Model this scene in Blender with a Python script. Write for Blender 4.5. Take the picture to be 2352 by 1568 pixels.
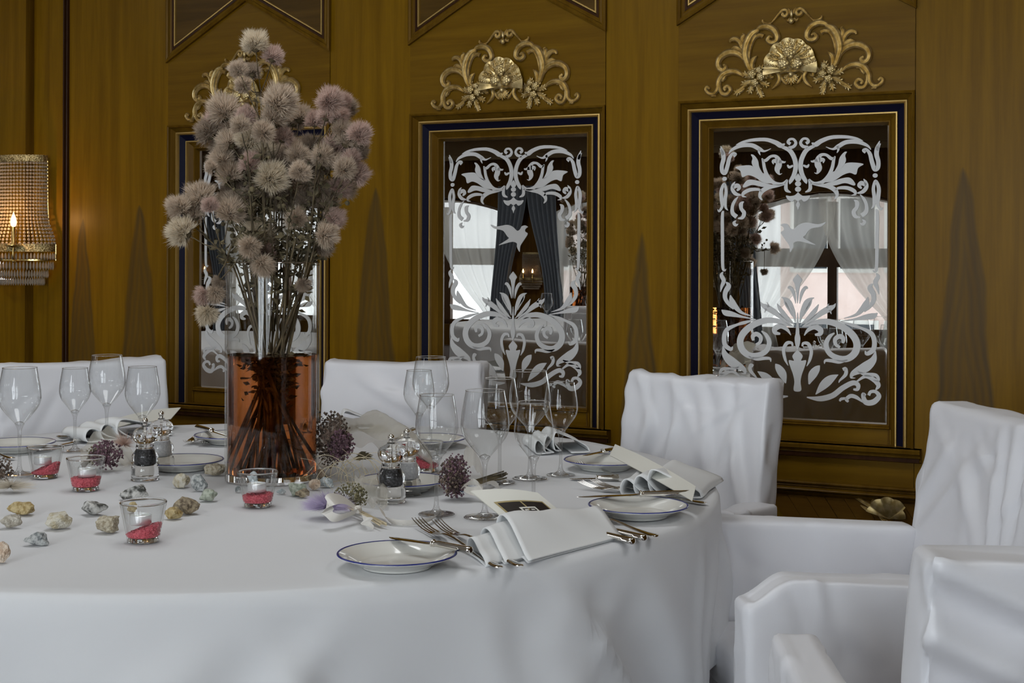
import bpy, bmesh, math, random
from mathutils import Vector, Matrix, noise
from mathutils.geometry import tessellate_polygon

for o in list(bpy.data.objects):
    bpy.data.objects.remove(o)
SC = bpy.context.scene
COL = SC.collection
PI = math.pi

# ------------------------------------------------------------------ camera
F, CX, CY, RO, HC = 3200.0, 1176.0, 591.0, 0.0037, 1.27
cam = bpy.data.cameras.new('camera')
cam.sensor_width = 36.0
cam.lens = 36.0 * F / 2352.0
cam.shift_y = -(784.0 - CY) / 2352.0
cam.clip_start = 0.05
cam_o = bpy.data.objects.new('camera', cam)
cr, sr = math.cos(RO), math.sin(RO)
cam_o.matrix_world = Matrix(((cr, -sr, 0, 0), (0, 0, -1, 0), (sr, cr, 0, HC), (0, 0, 0, 1)))
COL.objects.link(cam_o)
SC.camera = cam_o

# ------------------------------------------------------------------ world, lights, exposure
SC.view_settings.view_transform = 'Standard'
SC.view_settings.look = 'None'
SC.view_settings.gamma = 1.0
SC.view_settings.use_curve_mapping = False
SC.view_settings.exposure = -0.30
SC.cycles.use_denoising = True
SC.cycles.max_bounces = 10
SC.cycles.diffuse_bounces = 3
SC.cycles.use_adaptive_sampling = True
SC.cycles.adaptive_threshold = 0.07
SC.cycles.adaptive_min_samples = 10
SC.cycles.glossy_bounces = 4
SC.cycles.transmission_bounces = 9
SC.cycles.transparent_max_bounces = 40
SC.cycles.sample_clamp_indirect = 6.0
SC.cycles.caustics_reflective = False
SC.cycles.blur_glossy = 0.5

world = bpy.data.worlds.new('daylight')
SC.world = world
world.use_nodes = True
bgn = world.node_tree.nodes['Background']
bgn.inputs[0].default_value = (0.90, 0.95, 1.0, 1)
bgn.inputs[1].default_value = 2.3

# wall frame: the mirror wall runs at an angle to the view
TH = math.atan(3200.0 / 6597.0)
D0 = 4.72
P0 = Vector((0, D0, 0))
XW = Vector((math.cos(TH), -math.sin(TH), 0))
NW = Vector((-math.sin(TH), -math.cos(TH), 0))      # points into the room
WM = Matrix.Translation(P0) @ Matrix.Rotation(-TH, 4, 'Z')


def wall_pt(s, out, h):
    return P0 + XW * s + NW * out + Vector((0, 0, h))


def area_light(name, s, out, h, w, hh, power, col, yaw=0.0, tilt=0.0):
    L = bpy.data.lights.new(name, 'AREA')
    L.shape = 'RECTANGLE'
    L.size, L.size_y = w, hh
    L.energy = power
    L.color = col
    o = bpy.data.objects.new(name, L)
    o.location = wall_pt(s, out, h)
    # light shines towards the mirror wall (direction -NW)
    o.rotation_euler = (-NW).to_track_quat('-Z', 'Z').to_euler()
    if yaw or tilt:
        o.rotation_euler = (Matrix.Rotation(yaw, 3, 'Z') @ o.rotation_euler.to_matrix()
                            @ Matrix.Rotation(tilt, 3, 'X')).to_euler()
    COL.objects.link(o)
    return o


# fill lights added outside the windows of a made-up bay behind the camera
BAY = 7.4
for s_, w_ in ((0.95, 170), (2.95, 115)):
    area_light('added_bay_fill', s_, BAY + 0.30, 1.55, 1.65, 1.9, w_, (0.88, 0.94, 1.0))


# ------------------------------------------------------------------ pixel helpers (photo is 2352 x 1568)
def ray(px, py):
    u = (px - CX) / F
    v = -(py - CY) / F
    return Vector((u * cr - v * sr, 1.0, u * sr + v * cr))


def onz(px, py, z):
    r = ray(px, py)
    return Vector((0, 0, HC)) + r * ((z - HC) / r.z)


def ony(px, py, y):
    return Vector((0, 0, HC)) + ray(px, py) * y


def onwall(px, py, out=0.0):
    r = ray(px, py)
    C = Vector((0, 0, HC))
    t = (P0 + NW * out - C).dot(NW) / r.dot(NW)
    P = C + r * t
    return (P - P0).dot(XW), P.z


# ------------------------------------------------------------------ mesh builder
class MB:
    def __init__(self):
        self.v, self.f, self.m = [], [], []
        self.cur = 0

    def add(self, vs, fs):
        b = len(self.v)
        self.v += [tuple(p) for p in vs]
        self.f += [tuple(i + b for i in f) for f in fs]
        self.m += [self.cur] * len(fs)

    def box(self, x0, x1, y0, y1, z0, z1, M=None):
        vs = [Vector((x, y, z)) for x in (x0, x1) for y in (y0, y1) for z in (z0, z1)]
        if M:
            vs = [M @ p for p in vs]
        self.add(vs, [(0, 1, 3, 2), (4, 6, 7, 5), (0, 4, 5, 1), (2, 3, 7, 6), (0, 2, 6, 4), (1, 5, 7, 3)])

    def lathe(self, prof, seg=32, c=(0, 0, 0), M=None, closed=False):
        vs, fs = [], []
        n = len(prof)
        for i in range(seg):
            a = 2 * PI * i / seg
            for r, z in prof:
                p = Vector((c[0] + r * math.cos(a), c[1] + r * math.sin(a), c[2] + z))
                vs.append(M @ p if M else p)
        for i in range(seg):
            j = (i + 1) % seg
            for k in range(n if closed else n - 1):
                l = (k + 1) % n
                fs.append((i * n + k, j * n + k, j * n + l, i * n + l))
        self.add(vs, fs)

    def tube(self, pts, rad, seg=6, cap=True):
        pts = [Vector(p) for p in pts]
        n = len(pts)
        if not hasattr(rad, '__len__'):
            rad = [rad] * n
        vs, fs = [], []
        t0 = (pts[1] - pts[0]).normalized()
        up = Vector((0, 0, 1)) if abs(t0.z) < .9 else Vector((1, 0, 0))
        nx = t0.cross(up).normalized()
        for i, p in enumerate(pts):
            t = (pts[min(i + 1, n - 1)] - pts[max(i - 1, 0)])
            t = t.normalized() if t.length > 1e-9 else t0
            nx = (nx - t * nx.dot(t))
            nx = nx.normalized() if nx.length > 1e-6 else t.orthogonal().normalized()
            ny = t.cross(nx)
            for k in range(seg):
                a = 2 * PI * k / seg
                vs.append(p + (nx * math.cos(a) + ny * math.sin(a)) * rad[i])
        for i in range(n - 1):
            for k in range(seg):
                l = (k + 1) % seg
                fs.append((i * seg + k, i * seg + l, (i + 1) * seg + l, (i + 1) * seg + k))
        if cap:
            fs.append(tuple(range(seg - 1, -1, -1)))
            fs.append(tuple((n - 1) * seg + k for k in range(seg)))
        self.add(vs, fs)

    def grid(self, nu, nv, fn, flip=False):
        vs = [fn(i / nu, j / nv) for i in range(nu + 1) for j in range(nv + 1)]
        w = nv + 1
        fs = []
        for i in range(nu):
            for j in range(nv):
                q = (i * w + j, (i + 1) * w + j, (i + 1) * w + j + 1, i * w + j + 1)
                fs.append(q[::-1] if flip else q)
        self.add(vs, fs)

    def ball(self, c, r, seg=10, rings=6, sq=(1, 1, 1)):
        prof = [(max(1e-5, math.sin(PI * k / rings)) * 1.0, -math.cos(PI * k / rings)) for k in range(rings + 1)]
        b = len(self.v)
        self.lathe(prof, seg)
        for i in range(b, len(self.v)):
            x, y, z = self.v[i]
            self.v[i] = (c[0] + x * r * sq[0], c[1] + y * r * sq[1], c[2] + z * r * sq[2])

    def mesh(self, name, mats, smooth=True, angle=40):
        me = bpy.data.meshes.new(name)
        me.from_pydata(self.v, [], self.f)
        if not isinstance(mats, (list, tuple)):
            mats = [mats]
        for m in mats:
            me.materials.append(m)
        if len(mats) > 1:
            me.polygons.foreach_set('material_index', self.m)
        if smooth:
            me.polygons.foreach_set('use_smooth', [True] * len(me.polygons))
            if angle:
                me.set_sharp_from_angle(angle=math.radians(angle))
        me.update()
        return me

    def build(self, name, mats, parent=None, smooth=True, angle=40, **kw):
        return obj(name, self.mesh(name, mats, smooth, angle), parent, **kw)


def tag(o, label=None, cat=None, group=None, kind=None):
    if label:
        o['label'] = label
    if cat:
        o['category'] = cat
    if group:
        o['group'] = group
    if kind:
        o['kind'] = kind
    return o


def obj(name, me, parent=None, label=None, cat=None, group=None, kind=None, M=None):
    o = bpy.data.objects.new(name, me)
    COL.objects.link(o)
    if parent:
        o.parent = parent
    if M:
        if parent:
            o.matrix_local = M
        else:
            o.matrix_world = M
    return tag(o, label, cat, group, kind)


def empty(name, loc, rz=0.0, label=None, cat=None, group=None):
    o = bpy.data.objects.new(name, None)
    o.empty_display_size = 0.05
    COL.objects.link(o)
    o.location = loc
    o.rotation_euler = (0, 0, rz)
    return tag(o, label, cat, group)


KIDS = {}


def copy_tree(o, parent=None):
    c = o.copy()
    COL.objects.link(c)
    c.parent = parent
    for ch in list(o.children):
        copy_tree(ch, c)
    return c


def crom(pts, n=8):
    """Catmull-Rom through tuples of any length."""
    out = []
    P = [pts[0]] + list(pts) + [pts[-1]]
    for i in range(1, len(P) - 2):
        a, b, c, d = P[i - 1], P[i], P[i + 1], P[i + 2]
        for k in range(n):
            t = k / n
            out.append(tuple(0.5 * (2 * b[j] + (c[j] - a[j]) * t + (2 * a[j] - 5 * b[j] + 4 * c[j] - d[j]) * t * t
                                    + (3 * b[j] - a[j] - 3 * c[j] + d[j]) * t ** 3) for j in range(len(b))))
    out.append(tuple(pts[-1]))
    return out


def sstep(a, b, x):
    t = min(1.0, max(0.0, (x - a) / (b - a)))
    return t * t * (3 - 2 * t)


# ------------------------------------------------------------------ materials
def mat(name, col, rough=0.5, metal=0.0, **kw):
    m = bpy.data.materials.new(name)
    m.use_nodes = True
    b = m.node_tree.nodes['Principled BSDF']
    b.inputs['Base Color'].default_value = (*col, 1)
    b.inputs['Roughness'].default_value = rough
    b.inputs['Metallic'].default_value = metal
    for k, v in kw.items():
        b.inputs[k.replace('_', ' ')].default_value = v
    return m


def nodes(m):
    return m.node_tree.nodes, m.node_tree.links, m.node_tree.nodes['Principled BSDF']


def noisy(m, c1, c2, scale=20.0, detail=4, stretch=(1, 1, 1), bump=0.0, lo=.35, hi=.65, bscale=None, coord='Object'):
    N, L, B = nodes(m)
    tc = N.new('ShaderNodeTexCoord')
    mp = N.new('ShaderNodeMapping')
    mp.inputs['Scale'].default_value = stretch
    L.new(tc.outputs[coord], mp.inputs[0])
    nz = N.new('ShaderNodeTexNoise')
    nz.inputs['Scale'].default_value = scale
    nz.inputs['Detail'].default_value = detail
    L.new(mp.outputs[0], nz.inputs['Vector'])
    rp = N.new('ShaderNodeValToRGB')
    rp.color_ramp.elements[0].position = lo
    rp.color_ramp.elements[1].position = hi
    rp.color_ramp.elements[0].color = (*c1, 1)
    rp.color_ramp.elements[1].color = (*c2, 1)
    L.new(nz.outputs['Fac'], rp.inputs[0])
    L.new(rp.outputs[0], B.inputs['Base Color'])
    if bump:
        bp = N.new('ShaderNodeBump')
        bp.inputs['Strength'].default_value = bump
        bp.inputs['Distance'].default_value = 0.004
        if bscale:
            n2 = N.new('ShaderNodeTexNoise')
            n2.inputs['Scale'].default_value = bscale
            n2.inputs['Detail'].default_value = 3
            L.new(mp.outputs[0], n2.inputs['Vector'])
            L.new(n2.outputs['Fac'], bp.inputs['Height'])
        else:
            L.new(nz.outputs['Fac'], bp.inputs['Height'])
        L.new(bp.outputs[0], B.inputs['Normal'])
    return m


def wood(name, base=(0.230, 0.119, 0.004), dark=(0.158, 0.078, 0.002), axis='z', rough=0.36, rot=0.0, spears=()):
    """varnished veneer; grain runs along an axis of the wall; spears = heartwood flames (centre, apex height, spread)"""
    m = mat(name, base, rough)
    N, L, B = nodes(m)
    B.inputs['Specular IOR Level'].default_value = 0.09
    tc = N.new('ShaderNodeTexCoord')
    mp = N.new('ShaderNodeMapping')
    mp.inputs['Scale'].default_value = (16, 16, 0.9) if axis == 'z' else (0.9, 16, 16)
    mp.inputs['Rotation'].default_value = (0, rot, 0)
    L.new(tc.outputs['Object'], mp.inputs[0])
    n1 = N.new('ShaderNodeTexNoise')
    n1.inputs['Scale'].default_value = 1.6
    n1.inputs['Detail'].default_value = 5
    n1.inputs['Distortion'].default_value = 0.6
    L.new(mp.outputs[0], n1.inputs['Vector'])
    n2 = N.new('ShaderNodeTexNoise')
    n2.inputs['Scale'].default_value = 9
    n2.inputs['Detail'].default_value = 3
    L.new(mp.outputs[0], n2.inputs['Vector'])
    mx = N.new('ShaderNodeMath')
    mx.operation = 'MULTIPLY_ADD'
    mx.inputs[1].default_value = 0.35
    L.new(n2.outputs['Fac'], mx.inputs[0])
    L.new(n1.outputs['Fac'], mx.inputs[2])
    rp = N.new('ShaderNodeValToRGB')
    rp.color_ramp.elements[0].position = 0.48
    rp.color_ramp.elements[1].position = 0.88
    rp.color_ramp.elements[0].color = (*dark, 1)
    rp.color_ramp.elements[1].color = (*base, 1)
    L.new(mx.outputs[0], rp.inputs[0])
    out = rp.outputs[0]

    def math_(op, a, b=None, clamp=False):
        q = N.new('ShaderNodeMath')
        q.operation = op
        q.use_clamp = clamp
        for i, x in enumerate((a, b)):
            if x is None:
                continue
            if isinstance(x, (int, float)):
                q.inputs[i].default_value = x
            else:
                L.new(x, q.inputs[i])
        return q.outputs[0]

    if spears:
        sp = N.new('ShaderNodeSeparateXYZ')
        L.new(tc.outputs['Object'], sp.inputs[0])
        # slow wobble of the figure's edge
        mw = N.new('ShaderNodeMapping')
        mw.inputs['Scale'].default_value = (3, 3, 3)
        L.new(tc.outputs['Object'], mw.inputs[0])
        nw = N.new('ShaderNodeTexNoise')
        nw.inputs['Scale'].default_value = 1.2
        L.new(mw.outputs[0], nw.inputs['Vector'])
        wob = math_('MULTIPLY', math_('SUBTRACT', nw.outputs['Fac'], 0.5), 0.05)
        for cx, apex, k in spears:
            t = math_('MAXIMUM', math_('SUBTRACT', apex, sp.outputs['Z']), 0.0)
            w = math_('MULTIPLY', math_('POWER', t, 0.55), k)
            d = math_('ABSOLUTE', math_('ADD', math_('SUBTRACT', sp.outputs['X'], cx), wob))
            q = math_('SUBTRACT', w, d)                                      # >0 inside
            ins = math_('MULTIPLY', q, 90.0, True)
            edge = math_('SUBTRACT', 1.0, math_('MULTIPLY', q, 38.0, True))    # 1 at the rim
            ring = math_('MULTIPLY', math_('SINE', math_('MULTIPLY', math_('ADD', math_('DIVIDE', d, 0.13), math_('MULTIPLY', sp.outputs['Z'], .9)), 34.0)), 0.10)
            amt = math_('MULTIPLY', ins, math_('ADD', math_('ADD', 0.50, math_('MULTIPLY', edge, 0.30)), ring))
            mxc = N.new('ShaderNodeMix')
            mxc.data_type = 'RGBA'
            L.new(amt, mxc.inputs['Factor'])
            L.new(out, mxc.inputs['A'])
            mxc.inputs['B'].default_value = (0.058, 0.040, 0.018, 1)
            out = mxc.outputs['Result']
    L.new(out, B.inputs['Base Color'])
    return m


def thin_glass(name, tint=(0.97, 0.98, 0.98), k=1.0, rough=0.0):
    """a thin clear wall: see-through with Fresnel gloss on it"""
    m = bpy.data.materials.new(name)
    m.use_nodes = True
    N, L = m.node_tree.nodes, m.node_tree.links
    N.clear()
    out = N.new('ShaderNodeOutputMaterial')
    mix = N.new('ShaderNodeMixShader')
    tr = N.new('ShaderNodeBsdfTransparent')
    tr.inputs[0].default_value = (*tint, 1)
    gl = N.new('ShaderNodeBsdfGlossy')
    gl.inputs['Roughness'].default_value = rough
    fr = N.new('ShaderNodeLayerWeight')
    fr.inputs[0].default_value = 0.5
    pw = N.new('ShaderNodeMath')
    pw.operation = 'POWER'
    pw.inputs[1].default_value = 2.3
    L.new(fr.outputs['Facing'], pw.inputs[0])
    mu = N.new('ShaderNodeMath')
    mu.operation = 'MULTIPLY_ADD'
    mu.use_clamp = True
    mu.inputs[1].default_value = 0.60 * k
    mu.inputs[2].default_value = 0.028 * k
    L.new(pw.outputs[0], mu.inputs[0])
    L.new(mu.outputs[0], mix.inputs[0])
    L.new(tr.outputs[0], mix.inputs[1])
    L.new(gl.outputs[0], mix.inputs[2])
    L.new(mix.outputs[0], out.inputs[0])
    return m


def sheer(name, col, alpha):
    """sheer fabric: part see-through, part translucent"""
    m = bpy.data.materials.new(name)
    m.use_nodes = True
    N, L = m.node_tree.nodes, m.node_tree.links
    N.clear()
    out = N.new('ShaderNodeOutputMaterial')
    mix = N.new('ShaderNodeMixShader')
    mix.inputs[0].default_value = alpha
    tr = N.new('ShaderNodeBsdfTransparent')
    m2 = N.new('ShaderNodeMixShader')
    m2.inputs[0].default_value = 0.45
    tl = N.new('ShaderNodeBsdfTranslucent')
    df = N.new('ShaderNodeBsdfDiffuse')
    tl.inputs[0].default_value = (*col, 1)
    df.inputs[0].default_value = (*col, 1)
    L.new(tl.outputs[0], m2.inputs[1])
    L.new(df.outputs[0], m2.inputs[2])
    L.new(tr.outputs[0], mix.inputs[1])
    L.new(m2.outputs[0], mix.inputs[2])
    L.new(mix.outputs[0], out.inputs[0])
    return m


def fluff(name, c1, c2, trans=0.35):
    m = bpy.data.materials.new(name)
    m.use_nodes = True
    N, L = m.node_tree.nodes, m.node_tree.links
    N.clear()
    out = N.new('ShaderNodeOutputMaterial')
    tc = N.new('ShaderNodeTexCoord')
    nz = N.new('ShaderNodeTexNoise')
    nz.inputs['Scale'].default_value = 14
    L.new(tc.outputs['Object'], nz.inputs['Vector'])
    rp = N.new('ShaderNodeValToRGB')
    rp.color_ramp.elements[0].position = .35
    rp.color_ramp.elements[1].position = .65
    rp.color_ramp.elements[0].color = (*c1, 1)
    rp.color_ramp.elements[1].color = (*c2, 1)
    L.new(nz.outputs['Fac'], rp.inputs[0])
    mix = N.new('ShaderNodeMixShader')
    mix.inputs[0].default_value = trans
    df = N.new('ShaderNodeBsdfDiffuse')
    tl = N.new('ShaderNodeBsdfTranslucent')
    L.new(rp.outputs[0], df.inputs[0])
    L.new(rp.outputs[0], tl.inputs[0])
    L.new(df.outputs[0], mix.inputs[1])
    L.new(tl.outputs[0], mix.inputs[2])
    L.new(mix.outputs[0], out.inputs[0])
    return m


MT = {}
MT['gold'] = noisy(mat('gilding', (.66, .49, .22), 0.40, 0.75), (.50, .35, .12), (.78, .62, .32), 60, 3)
MT['gold_line'] = mat('gilt fillet', (.50, .33, .10), 0.38, 0.6)
MT['navy'] = mat('navy lacquer', (0.006, 0.006, 0.022), 0.6, 0, Specular_IOR_Level=.15)
MT['wood_v'] = wood('walnut veneer upright')
MT['wood_h'] = wood('walnut veneer level', axis='x', base=(0.190, 0.100, 0.0055), dark=(0.132, 0.064, 0.003))
MT['wood_mould'] = wood('walnut moulding', base=(0.175, 0.092, 0.009), dark=(0.108, 0.052, 0.004), rough=0.3)
MT['wood_dark'] = wood('dark walnut moulding', base=(0.055, 0.022, 0.008), dark=(0.035, 0.013, 0.005), rough=0.3)
MT['mirror'] = mat('silvered mirror', (0.86, 0.86, 0.84), 0.0, 1.0)
MT['etch'] = mat('frosted etching', (0.72, 0.72, 0.72), 0.75)
MT['satin'] = mat('white satin', (0.78, 0.78, 0.815), 0.42, 0, Sheen_Weight=0.25, Sheen_Roughness=0.4)
MT['linen'] = mat('white tablecloth linen', (0.76, 0.77, 0.79), 0.85, 0, Sheen_Weight=0.1)
MT['napkin'] = mat('white napkin linen', (0.82, 0.83, 0.83), 0.8)
MT['porcelain'] = mat('cream porcelain', (0.80, 0.79, 0.74), 0.12, 0, Coat_Weight=0.4)
MT['blue_rim'] = mat('cobalt rim line', (0.025, 0.035, 0.20), 0.2)
MT['silver'] = mat('polished cutlery', (0.80, 0.78, 0.74), 0.10, 1.0)
MT['thin'] = thin_glass('thin wine glass', k=1.3)
MT['thick'] = mat('clear glass', (1, 1, 1), 0.0, 0, Transmission_Weight=1.0, IOR=1.45)
MT['acrylic'] = thin_glass('clear acrylic', (0.955, 0.96, 0.96), 1.7)
MT['stem_glass'] = thin_glass('clear glass stem', (0.92, 0.92, 0.92), 1.7)
MT['cup'] = thin_glass('clear candle cup', (0.985, 0.99, 0.99), 0.9)
MT['card'] = mat('ivory card', (0.78, 0.77, 0.70), 0.7)
MT['card_dark'] = mat('dark card print', (0.016, 0.010, 0.007), 0.5)
MT['card_gold'] = mat('gold card print', (0.42, 0.33, 0.15), 0.5)
# ================================================================== the room
S0, S1, CEIL, OPP = -14.0, 4.2, 2.92, 13.39
MT['carpet'] = noisy(mat('dark carpet', (.05, .03, .02), .95), (.045, .022, .016), (.075, .045, .03), 60, 3)
MT['ceiling'] = noisy(mat('cream plaster ceiling', (.62, .57, .48), .8), (.58, .53, .44), (.66, .61, .52), 3, 3)
MT['wood_opp'] = wood('dark walnut panelling', base=(.150, .074, .012), dark=(.095, .045, .008))


def wbox(mb, s0, s1, o0, o1, h0, h1):
    """box in wall coordinates: along the wall, out into the room, height (local y = -out)"""
    mb.box(s0, s1, -o1, -o0, h0, h1)


def wstruct(name, mb, m, **kw):
    return mb.build(name, m, None, kind='structure', M=WM, smooth=False, **kw)


b = MB(); wbox(b, S0, S1, -.2, OPP + .4, -.12, 0.0); wstruct('floor', b, MT['carpet'])
b = MB(); wbox(b, S0, S1, -.2, OPP + .4, CEIL, CEIL + .12); wstruct('ceiling', b, MT['ceiling'])
b = MB(); wbox(b, S0, S1, -.2, -.085, 0, CEIL); wall_back = wstruct('wall_back', b, MT['wood_dark'])
b = MB(); wbox(b, S0 - .12, S0, -.2, OPP + .4, 0, CEIL); wstruct('wall_left', b, MT['wood_opp'])
b = MB(); wbox(b, S1, S1 + .12, -.2, OPP + .4, 0, CEIL); wstruct('wall_right', b, MT['wood_opp'])
b = MB(); wbox(b, .1, .22, BAY, OPP, 0, CEIL); wstruct('wall_return', b, MT['wood_opp'])  # side wall of the added bay


def wall_with_arches(name, s0, s1, o0, o1, wins, m):
    """wins: (centre, half width, sill, spring, apex)"""
    b = MB()
    cur = s0
    for c, hw, z0, zs, za in wins:
        wbox(b, cur, c - hw, o0, o1, 0, CEIL)
        wbox(b, c - hw, c + hw, o0, o1, 0, z0)
        n = 14
        for k in range(n):
            xa, xb = c - hw + 2 * hw * k / n, c - hw + 2 * hw * (k + 1) / n
            za_ = zs + (za - zs) * (1 - ((xa - c) / hw) ** 2)
            zb_ = zs + (za - zs) * (1 - ((xb - c) / hw) ** 2)
            vs = [(xa, -o0, za_), (xb, -o0, zb_), (xb, -o0, CEIL), (xa, -o0, CEIL),
                  (xa, -o1, za_), (xb, -o1, zb_), (xb, -o1, CEIL), (xa, -o1, CEIL)]
            b.add(vs, [(0, 1, 2, 3), (7, 6, 5, 4), (0, 4, 5, 1)])
        cur = c + hw
    wbox(b, cur, s1, o0, o1, 0, CEIL)
    return wstruct(name, b, m)


FARWIN = [(-13.2, .62, .30, 1.90, 2.13)] + [(c, 1.08, .30, 1.90, 2.13) for c in (-10.52, -7.68, -4.84, -2.05)]
wall_with_arches('wall_opposite', S0, .1, OPP, OPP + .3, FARWIN, MT['wood_opp'])
BAYWIN = [(.95, .85, .55, 2.3, 2.55), (2.95, .85, .55, 2.3, 2.55)]  # openings of the unseen bay, added to let the fill light in
wall_with_arches('wall_added_bay', .22, S1, BAY, BAY + .25, BAYWIN, MT['wood_opp'])

MT['win_frame'] = mat('brown window frame', (.10, .05, .02), .4)
MT['pane'] = thin_glass('window pane', (.98, .99, .99), 1.0)
for i, (c, hw, z0, zs, za) in enumerate(FARWIN[1:] + BAYWIN):
    far = i < 4
    o0 = (OPP if far else BAY) + .16
    w = empty('window_%d' % (i + 1), wall_pt(c, o0, z0), -TH)
    w['kind'] = 'structure'
    H = za - z0
    t0, t1 = (1.16 - z0, 1.40 - z0) if far else (1.55 - z0, 1.63 - z0)
    fr = MB()
    for x0, x1 in ((-hw, -hw + .07), (hw - .07, hw), (-.06, .06)):
        fr.box(x0, x1, -.04, .04, 0, zs - z0 + (.1 if abs(x0) < .5 else 0))
    fr.box(-hw, hw, -.04, .04, 0, .07)
    fr.box(-hw, hw, -.045, .045, t0, t1)
    n = 14
    arch = [(-hw + 2 * hw * k / n, 0, zs - z0 + (za - zs) * (1 - (2 * k / n - 1) ** 2) - .02) for k in range(n + 1)]
    fr.tube(arch, .045, 6)
    fr.build('window_frame', MT['win_frame'], w, smooth=False)
    for sg in (-1, 1):
        for a0, a1 in ((.07, t0), (t1, zs - z0 + (za - zs) * .55)):
            g = MB()
            xa, xb = sorted((sg * .06, sg * (hw - .06)))
            g.box(xa, xb, -.003, .003, a0, a1)
            g.build('window_pane', MT['pane'], w, smooth=False)

MT['cornice'] = mat('pale gilt cornice', (.52, .42, .24), .5)
# cornice with a gilt line along the top of the long walls
for k, (o_, sg) in enumerate(((OPP, -1), (-.0, 1))):
    b = MB()
    if sg < 0:
        wbox(b, S0, .1, o_ - .10, o_, 2.66, 2.74); wbox(b, S0, .1, o_ - .17, o_, 2.74, CEIL)
    else:
        wbox(b, S0, S1, o_ - .085, o_ + .10, 2.66, 2.74); wbox(b, S0, S1, o_ - .085, o_ + .17, 2.74, CEIL)
    wstruct('trim_%d' % (k + 1), b, MT['cornice'] if sg < 0 else MT['wood_mould'])

# ------------------------------------------------------------------ mirror wall: veneer panels, rails
FW = 0.738                                   # width of a framed bay
FRAMES = [-1.471, -0.398, 0.592]             # left edge of each bay
TOPH, SILL = 1.771, 0.707                    # frame top, sill top
pil = [(-1.974, -1.471, [(-1.613, 1.47, .118), (-1.90, 1.42, .10)]),
       (-.733, -.398, [(-.5416, 1.518, .114)]),
       (.340, .592, [(.461, 1.355, .084)]),
       (1.330, 2.05, [(1.475, 1.54, .106), (1.80, 1.45, .11)]),
       (2.05, 4.2, [])]
for s0, s1, spears in pil:
    b = MB(); wbox(b, s0 + .001, s1 - .0015, -.085, 0, .545, 2.66)
    b.build('veneer_panel', wood('walnut veneer with heartwood flame', spears=spears), wall_back, smooth=False)
for s0 in FRAMES:
    b = MB(); wbox(b, s0, s0 + FW, -.085, .004, TOPH - .004, 2.66)
    b.build('veneer_panel', MT['wood_h'], wall_back, smooth=False)
    b = MB(); wbox(b, s0, s0 + FW, -.085, .003, .58, SILL - .018)
    b.build('veneer_panel', MT['wood_h'], wall_back, smooth=False)
# left end: column with recess beside the wall lamp
for s0, s1, o in ((-2.33, -2.190, .015), (-2.188, -2.082, -.02), (-2.080, -2.004, .0), (-6, -2.334, 0.0)):
    b = MB(); wbox(b, s0, s1, -.085, o, .545, 2.66)
    b.build('veneer_panel', MT['wood_v'], wall_back, smooth=False)
b = MB(); wbox(b, S0, -6, -.085, 0, .545, 2.66); b.build('veneer_panel', MT['wood_v'], wall_back, smooth=False)


def moulding(name, prof, path, m, parent=None, closed=False, **kw):
    """sweep a profile [(across, out)] along a mitred polyline [(s,h)] on the wall; across is to the left of travel"""
    n = len(path)
    b = MB()
    rows = []
    for i, p in enumerate(path):
        p = Vector(p)
        d0 = (p - Vector(path[i - 1])).normalized() if (i > 0 or closed) else None
        d1 = (Vector(path[(i + 1) % n]) - p).normalized() if (i < n - 1 or closed) else None
        if d0 is None: d0 = d1
        if d1 is None: d1 = d0
        n0, n1 = Vector((-d0.y, d0.x)), Vector((-d1.y, d1.x))
        mt = (n0 + n1).normalized()
        mt = mt / max(.25, mt.dot(n0))
        rows.append([(p.x + mt.x * a, -o, p.y + mt.y * a) for a, o in prof])
    k = len(prof)
    vs = [q for r in rows for q in r]
    fs = []
    for i in range(n if closed else n - 1):
        j = (i + 1) % n
        for a in range(k - 1):
            fs.append((i * k + a, j * k + a, j * k + a + 1, i * k + a + 1))
    b.add(vs, fs)
    return b.build(name, m, parent, smooth=True, angle=30, **kw)


def halfround(a0, a1, o0, o1, n=6):
    return [(a0 + (a1 - a0) * (0.5 - 0.5 * math.cos(PI * k / n)), o0 + (o1 - o0) * math.sin(PI * k / n)) for k in range(n + 1)]


# vertical mouldings at the left pilaster
for x0 in (-2.003,):
    moulding('door_moulding', halfround(0, .010, 0, .012) + halfround(.012, .022, 0, .018) + halfround(.024, .030, 0, .008),
             [(x0 + .030, .59), (x0 + .030, 2.66)], MT['wood_dark'], wall_back)
moulding('edge_bead', halfround(0, .012, -.02, .02), [(-2.182, .59), (-2.182, 2.66)], MT['wood_mould'], wall_back)

# chair rail and lower panelling
rail = [(0, .0)] + halfround(.000, .012, .006, .016) + halfround(.014, .018, .006, .011) + halfround(.020, .034, .006, .024) + [(.036, .012), (.046, .004), (.048, 0)]
moulding('chair_rail', [(-a, o) for a, o in rail], [(S0, .590), (S1, .590)], MT['wood_mould'], wall_back)
b = MB(); wbox(b, S0, S1, -.085, -.006, .10, .545); b.build('dado_backing', MT['wood_h'], wall_back, smooth=False)
b = MB(); wbox(b, S0, S1, -.02, .02, 0, .10); wstruct('baseboard_back', b, MT['wood_dark'])
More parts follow.
